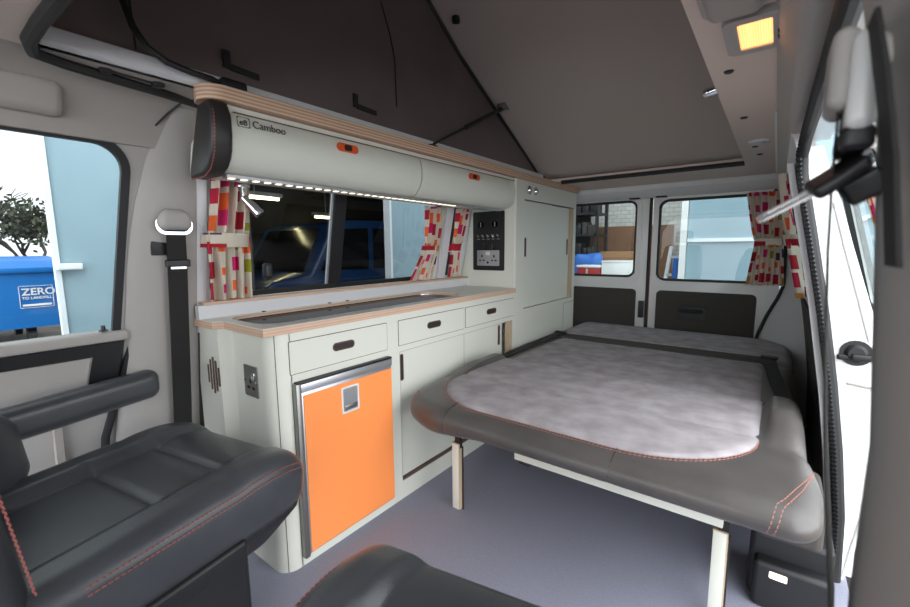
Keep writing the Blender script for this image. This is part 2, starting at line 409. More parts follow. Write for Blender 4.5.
# B pillar (left)
mb = MB(); rr = []
for z in ZL[2:]+[1.345, 1.385]:
    x = xl(z) if z <= 1.28 else interp(z, [(1.28, xl(1.28)), (1.345, -1.395), (1.385, -1.35)])
    y0 = interp(z, [(.3, .33), (.76, .385), (1.0, .40), (1.15, .425), (1.28, .46), (1.39, .49)])
    rr.append([(x-.06, y0-.01, z), (x+.005, y0-.005, z), (x+.022, y0+.015, z), (x+.025, .535, z), (x+.01, .575, z), (x-.06, .575, z)])
mb.loft(rr); struct(mb.build('trim_3', 'trim', angle=40), 'grey trimmed pillar between cab door and kitchen')
mb = MB(); mb.loft([[(xl(z)+.014, .572, z), (xl(z)+.014, .600, z), (xl(z)-.03, .600, z), (xl(z)-.03, .572, z)] for z in (.73, .84, 1.0, 1.13, 1.26)]); struct(mb.build('trim_4', 'whitetrim'), 'white strip at the rear edge of the pillar')
mb = MB()
for z in (.93, 1.08, 1.2): mb.disc((xl(z)+.013, .586, z), (1, 0, 0), .007, .003, 12)
mb2 = MB(); mb2.loft([[(xl(z)+.02, .574, z), (xl(z)+.02, .60, z), (xl(z)-.02, .60, z), (xl(z)-.02, .574, z)] for z in (.0, .3, .5, .73)]); struct(mb2.build('trim_17', 'carpet'), 'dark strip between the pillar and the kitchen end')  # dark strip from the floor up, between pillar and cabinet end
o = mb.build('screw_caps', 'whitetrim'); struct(o)
o.name = 'trim_12'
# cab door with window
mD = lambda u, v, w: (xl(v)-w, u+(v-1.03)*.09, v)
mb = MB(); mb.hole(mD, (-.9, .47, .60, 1.33), (-.7, .392, .64, 1.292, .085), .05, 8)
dcab = struct(mb.build('door_1', 'trim', angle=50), 'front cab door with a large clear window')
def mDi(u, v, w): return (xl(v)+.004+w, u+ (v-.775)*.06, v)
mb = MB(); mb.ring(lambda u, v, w: (xl(v)-.012+w, u+(v-1.03)*.09, v), (-.702, .394, .638, 1.294, .085), .02, .016, 8); mb.build('window_seal', 'rubber', dcab, angle=60)
MB().plate(lambda u, v, w: (xl(v)-.03+w, u+(v-1.03)*.09, v), (-.70, .392, .64, 1.292, .085), .003, 8).build('pane', 'glassc', dcab)
mb = MB(); mb.loft([[(xl(z), -.9, z), (xl(z), y, z), (xl(z)-.05, y, z), (xl(z)-.05, -.9, z)] for z, y in ((.2, .30), (.45, .318), (.6, .362), (.742, .40))]); mb.build('lower_panel', 'trim', dcab)
mb = MB(); mb.rbox(xl(.765)-.045, xl(.765)+.02, -.9, .385, .742, .772, .008, (2, 8, 2)); mb.build('sill', 'trim', dcab)
mb = MB(); mb.loft([[(xl(z)+.0, y0, z), (xl(z)+.018, y0+.006, z), (xl(z)+.018, y1-.008, z), (xl(z)+.0, y1, z)] for z, y0, y1 in ((.56, -.9, .352), (.62, -.9, .36), (.74, -.9, .38))]); mb.build('dark_insert', 'black', dcab)
mb = MB(); mb.loft([[(xl(z)+.018, y0, z), (xl(z)+.026, y0, z), (xl(z)+.026, y1-.006, z), (xl(z)+.018, y1, z)] for z, y0, y1 in ((.575, -.8, .28), (.64, -.8, .288), (.705, -.8, .30))]); mb.build('grey_insert', 'trim', dcab)
mb = MB(); mb.tube([(xl(z)+.004, interp(z, [(.2, .30), (.45, .318), (.6, .362), (.76, .40)]), z) for z in (.2, .35, .45, .52, .6, .68, .76)], .011, 8); mb.build('edge_seal', 'rubber', dcab)
mb = MB(); mb.loft([[(xl(z)+.001, .205, z), (xl(z)+.012, .208, z), (xl(z)+.012, .225, z), (xl(z)+.001, .228, z)] for z in (.3, .45, .56)]); mb.build('moulding', 'lining', dcab)
mb = MB(); mb.disc((xl(.775)+.008, .33, .775), (0, 0, 1), .006, .016, 10, .005); mb.disc((xl(.775)+.008, .33, .775), (0, 0, 1), .011, .003, 12); mb.build('lock_button', 'black', dcab)
# rear wall header and side pillars
mb = MB()
mb.prism([(3.02, 1.40), (3.20, 1.40), (3.20, 1.325), (3.12, 1.325), (3.05, 1.345), (3.02, 1.37)], 'x', -1.42, .02, .006)
struct(mb.build('trim_5', 'whitetrim'), 'white beam above the rear doors')
mb = MB(); rr = []
for z in (0, .3, .45, .5, .6, .68, .76, .85, 1.0, 1.23, 1.33, 1.40):
    xi = interp(z, [(0, -.06), (.48, -.045), (.58, -.015), (.70, .035), (.77, .052), (1.0, .045), (1.23, .03), (1.33, -.01), (1.4, -.06)])
    rr.append([(xi, 3.135, z), (xi+.01, 3.11, z), (max(xr(z), xi+.02)+.02, 2.9, z), (max(xr(z), xi+.02)+.05, 3.2, z), (xi, 3.2, z)])
mb.loft(rr); struct(mb.build('wall_rear', 'whitetrim', angle=60), 'white body pillar at the right rear corner')
mb = MB(); mb.tube([(interp(z, [(.40, -.07), (.48, -.05), (.58, -.02), (.70, .030), (.77, .047), (1.0, .04), (1.23, .025), (1.30, -.0), (1.335, -.06)]), 3.118, z) for z in [.40+.04*i for i in range(24)]], .009)
struct(mb.build('trim_6', 'rubber'), 'black rubber seal around the right rear door')
# rear doors
def rear_door(name, label, x0, x1, wx0, wx1, wz0, wz1, tx0, tx1, handle):
    mp = lambda u, v, w: (u, 3.15+w, v)
    mb = MB(); mb.hole(mp, (x0, x1, .72, 1.35), (wx0, wx1, wz0, wz1, .06), .05, 7); mb.box(x0, x1, 3.15, 3.2, .25, .72)
    d = struct(mb.build(name, 'white', angle=50), label)
    MB().ring(lambda u, v, w: (u, 3.16-w, v), (wx0-.004, wx1+.004, wz0-.004, wz1+.004, .06), .016, .016, 7).build('window_seal', 'rubber', d, angle=60)
    mb = MB(); mb.ring(lambda u, v, w: (u, 3.15-w, v), (wx0-.032, wx1+.032, wz0-.045, wz1+.035, .08), .03, .012, 7); mb.build('pressed_frame', 'white', d, angle=60)
    MB().plate(lambda u, v, w: (u, 3.175+w, v), (wx0, wx1, wz0, wz1, .06), .003, 7).build('pane', 'glassr', d)
    MB().plate(lambda u, v, w: (u, 3.138+w, v), (tx0, tx1, .3, .70, .03), .014, 6).build('trim_panel', 'carpet', d)
    if handle:
        h0, h1, z0, z1 = handle
        hb = MB().plate(lambda u, v, w: (u, 3.13+w, v), (h0, h1, z0, z1, .012), .01).build('handle_recess', 'black', d)
        mb = MB(); mb.ring(lambda u, v, w: (u, 3.122+w, v), (h0, h1, z0, z1, .012), .008, .01); mb.tube([(h0+.02, 3.118, (z0+z1)/2+.012), (h1-.02, 3.118, (z0+z1)/2+.012)], .012); mb.build('handle_grip', 'black', hb)
    return d
dl = rear_door('door_2', 'white left rear door with a dark window', -1.42, -.712, -1.34, -.79, .785, 1.315, -1.36, -.775, None)
dr = rear_door('door_3', 'white right rear door with a curtain at its window', -.688, .03, -.648, -.02, .77, 1.305, -.64, -.075, (-.505, -.335, .515, .605))
mb = MB(); mb.tube([(-.70, 3.14, z) for z in (.2, .5, .9, 1.35)], .011); struct(mb.build('trim_7', 'rubber'), 'black seal between the two rear doors')
mb = MB(); mb.rbox(-.752, -.718, 3.125, 3.15, .50, .62, .006, (2, 2, 2)); mb.build('lock_cover', 'black', dl)
for xx in (-.80, -.63):
    mb = MB(); mb.rbox(xx-.04, xx+.03, 3.10, 3.15, 1.322, 1.345, .006, (2, 2, 2)); mb.build('top_bolt', 'black', dl if xx < -.7 else dr)
# roof lid, canvas
HY, HZ = 2.39, 1.402; SL = .565
lz = lambda y: max(1.432, HZ+SL*(HY-y))
mb = MB(); mb.loft([[(-1.28, y, lz(y)), (-.02, y, lz(y)), (-.02, y, lz(y)+.04), (-1.28, y, lz(y)+.04)] for y in (2.66, 2.5, 2.345, 1.8, 1.2, .6, -.05)])
lid = mb.build('roof_lid', 'lid'); tag(lid, 'raised grey lining of the lifting roof sloping up towards the front', 'roof'); lid['kind'] = 'structure'; lid.name = 'ceiling_lid'
mb = MB()
def canv(y, z): return Vector((-1.165-.02*math.sin(min(max((z-1.42)/.6, 0), 1)*PI)*(0.5+.5*math.sin(y*5)), y, z))
ys = [0.05+.1*i for i in range(25)]
cols = []
for y in ys:
    zt = lz(y)+.01
    cols.append([canv(y, 1.41+(zt-1.41)*t/10) for t in range(11)])
for a, b in zip(cols, cols[1:]):
    mb.loft([a, b], closed=False)
mb.poly([(-1.165, .05, 1.41), (-.12, .05, 1.41), (-.12, .05, lz(.05)), (-1.165, .05, lz(.05))])
mb.poly([(-.12, .05, 1.43), (-.12, 2.36, 1.43), (-.12, .05, lz(.05))])
bmesh.ops.remove_doubles(mb.b, verts=list(mb.b.verts), dist=1e-5)
bmesh.ops.solidify(mb.b, geom=list(mb.b.faces), thickness=.004)
cv = mb.build('roof_canvas', 'canvas'); tag(cv, 'dark brown grey canvas side of the lifting roof', 'canvas')
mb = MB()
mb.tube([canv(1.116, 1.854)+Vector((.006, 0, 0)), canv(1.16, 1.76)+Vector((.006, 0, 0)), canv(1.182, 1.681)+Vector((.006, 0, 0)), canv(1.182, 1.52)+Vector((.006, 0, 0))], .002, 5)
mb.build('seam', 'black', cv)
mb = MB(); mb.tube([canv(.37, 1.44)+Vector((.005, 0, 0)), canv(.37, 1.7)+Vector((.005, 0, 0))], .002, 5)
mb.build('seam', 'black', cv)
mb = MB(); mb.tube([canv(y, lz(y)-.012)+Vector((.008, 0, 0)) for y in (2.36, 2.0, 1.6, 1.2, .8)], .008, 6); mb.build('edge_shadow', 'black', cv)  # black tube stands in for the shadow along the canvas top edge
for y, z in ((.569, 1.475), (.987, 1.482)):
    mb = MB(); mb.box(-1.162, -1.155, y-.012, y+.006, z-.012, z+.03); mb.loft([[(-1.16, y, z), (-1.154, y, z), (-1.154, y+.002, z-.015), (-1.16, y+.002, z-.015)], [(-1.14, y+.07, z-.012), (-1.136, y+.07, z-.012), (-1.136, y+.07, z-.026), (-1.14, y+.07, z-.026)]]); mb.build('strap', 'belt', cv)
# white rail at the canvas foot
mb = MB(); mb.box(-1.20, -1.148, .2, 2.4, 1.402, 1.432, .004); struct(mb.build('trim_8', 'whitetrim'), 'pale rail at the foot of the roof canvas')
# black aperture seal
mb = MB(); mb.tube([(-1.30, .56, 1.398), (-1.27, .45, 1.397), (-1.25, .34, 1.396), (-1.235, .26, 1.396), (-1.215, .21, 1.396), (-1.15, .195, 1.396), (-1.05, .195, 1.396), (-.9, .2, 1.396), (-.5, .2, 1.396), (-.16, .2, 1.396)], .013)
struct(mb.build('trim_9', 'rubber'), 'black seal round the roof opening above the cab')
# rear lid seal lines
mb = MB(); mb.tube([(-1.1, 2.56, 1.4), (-.6, 2.56, 1.4), (-.155, 2.56, 1.4)], .012); struct(mb.build('trim_10', 'rubber'), 'black seal at the rear of the roof opening')
# ================================================================== KITCHEN
KX = -1.127
kit = thing('kitchen_unit', (-1.3, 1.3, 0), 'off-white low kitchen cabinet along the side wall under the worktop', 'kitchen cabinet')
mF = lambda u, v, w: (KX-w, u, v)          # front face plane, w into cabinet
# carcass: end panel with rounded corner, front frames, plinth
plan = [(-1.52, .575), (-1.372, .578), (-1.36, .602), (-1.345, .612), (-1.20, .612)] + [(-1.177+.05*math.sin(a), .662-.05*math.cos(a)) for a in [PI/2*k/8 for k in range(9)]] + [(-1.127, .675)]
inner = [(x-.012 if i > 5 else x, y+.016) for i, (x, y) in enumerate(plan)]
mb = MB(); mb.prism(plan+inner[::-1], 'z', 0, .755)
mb.hole(mF, (.672, 1.10, 0, .755), (.682, 1.07, .035, .598, .012), .016, 3)
carc = mb.build('carcass', 'cabinet', kit, angle=30)
mb = MB(); mb.hole(mF, (1.10, 2.03, 0, .755), (1.128, 2.0, .075, .605, .006), .036, 3); mb.box(KX-.40, KX-.04, .70, 2.03, .0, .012); mb.build('front_frame', 'cabinet', kit, angle=30)
mb = MB(); mb.tube([(-1.1372, .6315, .001), (-1.1372, .6315, .754)], .0011, 6); mb.build('corner_joint', 'brown', kit)
# vent slots on the end panel
mb = MB()
for k in range(5):
    x = -1.45+.018*k; h = [.03, .05, .06, .05, .03][k]
    mb.box(x-.0035, x+.0035, .574, .577, .60-h, .60+h)
mb.build('vent_slots', 'brown', kit)
def slot(parent, cy, cz, w, h, x, name='handle'):
    r = min(w, h)/2*.98
    hb = MB().plate(lambda u, v, q: (x+q, u, v), (cy-w/2, cy+w/2, cz-h/2, cz+h/2, r), .0012).build(name, 'darkslot', parent)
    mb = MB(); mb.ring(lambda u, v, q: (x+q, u, v), (cy-w/2-.002, cy+w/2+.002, cz-h/2-.002, cz+h/2+.002, r+.002), .004, .0016); mb.build('slot_rim', 'brown', hb, angle=60)
    return hb
def drawer(y0, y1, z0, z1, hy):
    MB().plate(lambda u, v, q: (KX+q, u, v), (y0, y1, z0, z1, .004), .0006, 2)
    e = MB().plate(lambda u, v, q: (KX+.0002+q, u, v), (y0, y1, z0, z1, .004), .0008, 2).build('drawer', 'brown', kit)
    MB().plate(lambda u, v, q: (KX+.0006+q, u, v), (y0+.0022, y1-.0022, z0+.0022, z1-.0022, .003), .0016, 2).build('drawer_front', 'cabinet', e)
    hb = slot(e, hy, (z0+z1)/2+.004, .085, .024, KX+.0022)
    return e
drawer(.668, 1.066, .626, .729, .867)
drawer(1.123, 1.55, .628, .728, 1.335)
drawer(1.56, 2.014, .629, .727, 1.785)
# sliding doors (set back in the opening)
for (y0, y1, hy, dx) in ((1.1285, 1.58, 1.155, .017), (1.57, 1.935, 1.905, .027)):
    mb = MB(); mb.box(KX-dx-.008, KX-dx, y0, y1, .08, .603); d = mb.build('sliding_door', 'cabinet', kit)
    slot(d, hy, .535, .016, .105, KX-dx, 'finger_slot')
mb = MB(); mb.ring(lambda u, v, w: (KX-.0002+w, u, v), (1.1275, 2.0005, .0745, .6055, .006), .0018, .0006, 3); mb.build('opening_shade_line', 'lining', kit, angle=60)  # grey outline added in place of shade round the recessed opening
mb = MB(); mb.box(KX-.0172, KX-.0165, 1.5725, 1.5745, .081, .603); mb.build('door_shade_line', 'lining', kit)  # grey line added for the shade where the two doors meet
mb = MB(); mb.box(KX-.030, KX-.001, 1.975, 1.9995, .076, .604); mb.build('end_jamb', 'wood', kit)
mb = MB(); mb.box(KX-.034, KX-.0006, 1.13, 1.999, .0752, .083); mb.build('bottom_track', 'brown', kit)

# worktop
wt = thing('worktop', (-1.3, 1.3, .755), 'pale laminate worktop with a plywood edge along the kitchen', 'worktop')
out = [(-1.51, .56), (-1.372, .565), (-1.355, .592), (-1.12, .592), (-1.12, 2.028), (-1.46, 2.028), (-1.46, 1.0), (-1.495, .6)]
HC = (-1.434, -1.176, .628, 1.632, .071)
mb = MB(); mb.hole(lambda u, v, w: (u, v, .7552+w), (-1.46, -1.12, .592, 2.028), HC, .0223, 8); mb.prism([(-1.51, .56), (-1.372, .565), (-1.355, .5935), (-1.458, .5935), (-1.495, .60)], 'z', .7552, .7775)
mb.build('slab_edge', 'ply2', wt, angle=30)
mb = MB(); mb.hole(lambda u, v, w: (u, v, .7775+w), (-1.46, -1.1205, .5925, 2.028), HC, .0017, 8); mb.prism([(-1.509, .5605), (-1.3725, .5655), (-1.3555, .594), (-1.458, .594), (-1.494, .60)], 'z', .7775, .7792)
mb.build('laminate_top', 'worktop', wt, angle=30)
mb = MB(); mb.box(-1.477, -1.452, .562, 2.028, .7792, .823); mb.build('upstand', 'whitetrim', wt)
mb = MB(); mb.box(-1.487, -1.44, .575, 2.028, .823, .833, .002); mb.build('window_ledge', 'ply2', wt)
# hob and sink unit
hob = thing('sink_and_hob', (-1.32, 1.15, .762), 'long black glass lidded sink and hob with a chrome rim set in the worktop', 'hob')
H = (-1.432, -1.178, .63, 1.63, .07)
mzp = lambda z: (lambda u, v, w: (u, v, z+w))
mb = MB(); mb.ring(mzp(.762), H, .006, .006, 8); mb.build('chrome_rim', 'chrome', hob, angle=60)
MB().plate(mzp(.762), (H[0]+.005, H[1]-.005, H[2]+.005, H[3]-.005, .065), .0042, 8).build('glass_lid', 'blackglass', hob)
mb = MB(); mb.rbox(-1.20, -1.186, 1.10, 1.16, .766, .772, .003, (2, 2, 1)); mb.build('lid_grip', 'black', hob)
for y in (.77, 1.05, 1.14):
    mb = MB(); mb.disc((-1.441, y, .7793), (0, 0, 1), .007, .003, 12); mb.build('cover_cap', 'black', wt)

# fridge
fr = thing('fridge', (-1.35, .87, .04), 'orange fronted compact fridge with a silver frame under the first drawer', 'fridge')
y0, y1, z0, z1 = .682, 1.068, .038, .595
mb = MB(); mb.box(-1.47, KX-.01, y0+.01, y1-.01, z0+.002, z1-.01); mb.build('body', 'black', fr)
mb = MB(); mb.box(KX-.012, KX+.016, y0, y1, z0, z1, .004); door = mb.build('door', 'silver', fr)
mb = MB(); mb.box(KX+.014, KX+.0185, y0+.016, y1-.003, z0+.006, z1-.036); mb.build('orange_panel', 'orange', door)
mb = MB(); mb.box(KX-.008, KX+.021, y0-.009, y0+.010, z0-.006, z1+.004, .004); mb.build('hinge_edge', 'steel', door)
mb = MB(); mb.box(KX-.008, KX+.020, y0, y1, z1-.026, z1+.001, .003); top = mb.build('top_rail', 'silver', door)
mb = MB(); mb.box(KX-.008, KX+.0195, y0-.003, y1+.001, z1+.0005, z1+.008, .002); mb.build('dark_strip', 'black', door)
mb = MB(); mb.ring(lambda u, v, w: (KX+.018+w, u, v), (.836, .908, .455, .545, .004), .006, .003, 2); ltc = mb.build('latch', 'white', door, angle=60)
mb = MB(); mb.box(KX+.0185, KX+.0195, .842, .902, .461, .539); mb.build('latch_plate', 'silver', ltc)
mb = MB(); mb.box(KX+.0185, KX+.0225, .845, .899, .466, .482, .002); mb.build('latch_bar', 'steel', ltc)

# socket on the cabinet end
sk = thing('power_socket', (-1.24, .60, .55), 'brushed steel single mains socket on the cabinet end', 'socket')
mS = lambda u, v, w: (u, .6125-w, v)
MB().plate(mS, (-1.283, -1.205, .555, .652, .003), .004, 3).build('plate', 'steel', sk)
for cx, cz, w, h in ((-1.244, .604, .010, .014), (-1.258, .583, .014, .009), (-1.230, .583, .014, .009)):
    mb = MB(); mb.box(cx-w/2, cx+w/2, .6075, .6085, cz-h/2, cz+h/2); mb.build('pin_hole', 'black', sk)
mb = MB(); mb.box(-1.232, -1.217, .604, .6085, .610, .632, .002); mb.build('switch', 'chrome', sk)
for cz in (.604,):
    for cx in (-1.275, -1.213):
        mb = MB(); mb.disc((cx, .6085, cz), (0, -1, 0), .004, .0015, 10); mb.build('screw', 'chrome', sk)

# ------------------------------------------------------------------ tall cabinet
tc = thing('tall_cabinet', (-1.33, 2.45, 0), 'off-white floor to roof cabinet at the rear end of the kitchen', 'cabinet')
prof = [(-1.152, 0), (-1.152, 1.365), (-1.385, 1.365), (-1.40, 1.3), (-1.43, 1.13), (-1.49, .84), (-1.535, .55), (-1.575, .25), (-1.58, 0)]
mb = MB(); mb.prism(prof, 'y', 2.03, 2.88, 0)
mb.hole(mF, (2.03, 2.88, 0, 1.365), (2.128, 2.84, .655, 1.262, .004), .026, 2); mb.build('carcass', 'cabinet', tc, angle=30)
mb = MB(); mb.tube([(KX-.01, 2.04, z) for z in (0, 1.365)], .0115, 16); mb.build('rounded_edge', 'cabinet', tc)
for (a, b, hy, dx) in ((2.13, 2.50, 2.155, .008), (2.49, 2.80, 2.775, .017)):
    mb = MB(); mb.box(KX-dx-.007, KX-dx, a, b, .656, 1.258); d = mb.build('sliding_door', 'cabinet', tc)
    slot(d, hy, 1.0, .016, .105, KX-dx, 'finger_slot')
mb = MB(); mb.box(KX-.024, KX-.001, 2.815, 2.839, .656, 1.261); mb.build('end_jamb', 'wood', tc)
mb = MB(); mb.box(KX-.024, KX+.0004, 2.128, 2.84, 1.2595, 1.2635); mb.build('top_groove', 'brown', tc)
mb = MB(); mb.box(KX-.024, KX+.0004, 2.128, 2.84, .6515, .6545); mb.build('bottom_groove', 'brown', tc)
e = MB().plate(lambda u, v, q: (KX+.0002+q, u, v), (2.70, 2.872, .42, .622, .003), .0006, 2).build('flap', 'brown', tc)
MB().plate(lambda u, v, q: (KX+.0005+q, u, v), (2.702, 2.870, .422, .620, .003), .0016, 2).build('flap_front', 'cabinet', e)
for y in (2.17, 2.25):
    mb = MB(); mb.disc((KX, y, 1.315), (1, 0, 0), .024, .008, 20); mb.disc((KX+.008, y, 1.315), (1, 0, 0), .017, .010, 20, .012)
    o = mb.build('lamp', 'chrome', None); o.name = 'reading_spot'
    tag(o, 'small chrome round spot at the top of the tall cabinet, '+('left' if y < 2.2 else 'right')+' of the two', 'spot lamp', 'chrome spots on the tall cabinet')

# control panel on tall cabinet end
cp = thing('control_panel', (-1.30, 2.03, .872), 'black electrical control panel with gauges and sockets above the worktop end', 'control panel')
mP = lambda u, v, w: (u, 2.030-w, v)
MB().plate(mP, (-1.402, -1.196, .872, 1.20, .008), .006, 3).build('face_plate', 'panel', cp)
for cx in (-1.345, -1.252):
    mb = MB(); mb.disc((cx, 2.024, 1.128), (0, -1, 0), .027, .006, 24); g = mb.build('gauge', 'black', cp)
    mb = MB(); mb.disc((cx, 2.018, 1.128), (0, -1, 0), .019, .001, 24); mb.build('gauge_face', 'blackglass', g)
    mb = MB(); mb.box(cx-.003, cx+.003, 2.0165, 2.0172, 1.115, 1.141); mb.build('gauge_needle', 'silver', g)
for k in range(5):
    cx = -1.365+.033*k
    mb = MB(); mb.disc((cx, 2.024, 1.064), (0, -1, 0), .007, .004, 12); mb.tube([(cx, 2.02, 1.064), (cx+.003, 2.006, 1.068)], [.003, .004], 8); mb.build('toggle_switch', 'chrome', cp)
    mb = MB(); mb.box(cx-.009, cx+.009, 2.0235, 2.024, 1.046, 1.0485); mb.build('switch_marking', 'silver', cp)
for cx in (-1.325, -1.268):
    mb = MB(); mb.disc((cx, 2.024, 1.012), (0, -1, 0), .014, .006, 18); mb.rbox(cx-.006, cx+.006, 2.008, 2.02, .985, 1.022, .004, (1, 1, 2)); mb.build('rotary_knob', 'black', cp)
s2 = MB().plate(lambda u, v, w: (u, 2.024-w, v), (-1.372, -1.225, .898, .985, .004), .004, 3).build('twin_socket', 'silver', cp)
for c in (-1.338, -1.258):
    for dx, dz, w, h in ((0, .012, .009, .014), (-.012, -.012, .012, .008), (.012, -.012, .012, .008)):
        mb = MB(); mb.box(c+dx-w/2, c+dx+w/2, 2.0190, 2.0198, .940+dz-h/2, .940+dz+h/2); mb.build('pin_hole', 'black', s2)
mb = MB(); mb.box(-1.312, -1.286, 2.015, 2.0195, .957, .977, .002); mb.build('rocker_switch', 'white', s2)
mb = MB(); mb.disc((-1.299, 2.02, .917), (0, -1, 0), .007, .001, 14); mb.build('usb_port', 'black', s2)

# ------------------------------------------------------------------ overhead locker
lk = thing('overhead_locker', (-1.3, 1.28, 1.19), 'long cream overhead locker above the kitchen window', 'overhead locker')
bodyp = [(-1.135, 1.364), (-1.135, 1.335), (-1.128, 1.30), (-1.130, 1.265), (-1.142, 1.233), (-1.165, 1.213), (-1.20, 1.204), (-1.385, 1.212), (-1.36, 1.30), (-1.24, 1.364)]
mb = MB(); mb.prism(bodyp, 'y', .545, 2.028); mb.build('body', 'cabinet', lk, angle=45)
fp = [(-1.134, 1.346), (-1.124, 1.335), (-1.116, 1.30), (-1.117, 1.265), (-1.130, 1.230), (-1.155, 1.207), (-1.19, 1.198), (-1.30, 1.200), (-1.19, 1.206), (-1.160, 1.215), (-1.139, 1.235), (-1.127, 1.262), (-1.126, 1.30), (-1.133, 1.335)]
for (a, b, oy) in ((.5455, 1.262, .908), (1.268, 1.955, 1.62)):
    mb = MB(); mb.prism(fp, 'y', a, b, 0); fl = mb.build('flap', 'cabinet', lk, angle=45)
    mb = MB(); mb.plate(lambda u, v, w: (-1.1155+w-.004*0, u, v), (oy-.042, oy+.042, 1.305, 1.331, .0125), .003); lt = mb.build('latch', 'redor', fl)
    mb = MB(); mb.plate(lambda u, v, w: (-1.1125+w, u, v), (oy-.014, oy+.014, 1.309, 1.327, .006), .003); mb.build('latch_button', 'black', lt)
mb = MB(); mb.box(-1.136, -1.1325, .56, 2.028, 1.3475, 1.3505); mb.build('top_groove', 'brown', lk)
# leather end cap
cp2 = [(-1.12, 1.362), (-1.105, 1.33), (-1.105, 1.285), (-1.114, 1.243), (-1.14, 1.207), (-1.175, 1.190), (-1.262, 1.190), (-1.235, 1.25), (-1.18, 1.362)]
mb = MB(); mb.prism(cp2, 'y', .492, .5452, .012, 3); ec = mb.build('leather_end_cap', 'leatherd', lk, angle=60); ec['label'] = 'black leather end cap'
sp = [(-1.117, 1.355), (-1.102, 1.33), (-1.102, 1.285), (-1.111, 1.242), (-1.138, 1.204), (-1.175, 1.187), (-1.255, 1.187)]
mb = MB(); mb.dashes([(x-.004, .500, z) for x, z in sp], .0016); mb.build('stitching', 'stitch', ec)
# lettering on the first flap
mT = lambda u, v, w: (-1.1185+.006*0+w+(1.322-(1.318+v))*(.09), .585+u, 1.316+v)
text('lettering', 'Camboo', .027, lambda u, v, w: (-1.1165+w-.15*(v), .600+u, 1.316+v), 'ink', lk, .002)
text('emblem', 'e8', .021, lambda u, v, w: (-1.1165+w-.15*(v), .566+u, 1.317+v), 'ink', lk, .002)
mb = MB(); mb.ring(lambda u, v, w: (-1.1165+w-.15*(v-1.312), u, v), (.561, .594, 1.312, 1.338, .002), .0012, .001, 1); mb.build('emblem_box', 'ink', lk, angle=60)
# plywood trim on top
pl = thing('plywood_rail', (-1.25, 1.6, 1.365), 'layered plywood edge rail running along the top of locker and tall cabinet', 'rail')
outp = [(-1.21, .53), (-1.195, .495), (-1.16, .485)] + [(-1.16+.05*math.sin(a), .535-.05*math.cos(a)) for a in [PI/2*k/8 for k in range(9)]] + [(-1.11, 1.97), (-1.118, 2.05), (-1.118, 2.90), (-1.21, 2.90)]
mb = MB(); mb.prism(outp, 'z', 1.3655, 1.4015, .002, 1); mb.build('rail_board', 'ply', pl, angle=40)
# LED strip under the locker
led = thing('led_strip', (-1.19, 1.2, 1.18), 'lit LED strip along the lower edge of the overhead locker', 'strip light')
mb = MB(); mb.box(-1.195, -1.170, .55, 1.95, 1.190, 1.198); mb.build('channel', 'silver', led)
for k in range(40):
    y = .56+.034*k
    if k < 30:
        mb = MB(); mb.box(-1.190, -1.175, y, y+.014, 1.188, 1.191); mb.build('diode', 'led', led)
# reading light on the window
rl = thing('reading_light', (-1.36, .70, 1.19), 'small chrome swivel reading light hanging under the locker above the curtain', 'reading light')
mb = MB(); mb.disc((-1.33, .672, 1.196), (0, 0, -1), .02, .006, 16); mb.tube([(-1.33, .672, 1.19), (-1.33, .672, 1.150)], .005, 8); mb.build('stem', 'chrome', rl)
mb = MB(); mb.tube([(-1.325, .667, 1.160), (-1.31, .685, 1.135), (-1.295, .70, 1.110), (-1.293, .702, 1.107)], [.010, .015, .017, .013], 14); mb.build('lamp_head', 'chrome', rl)

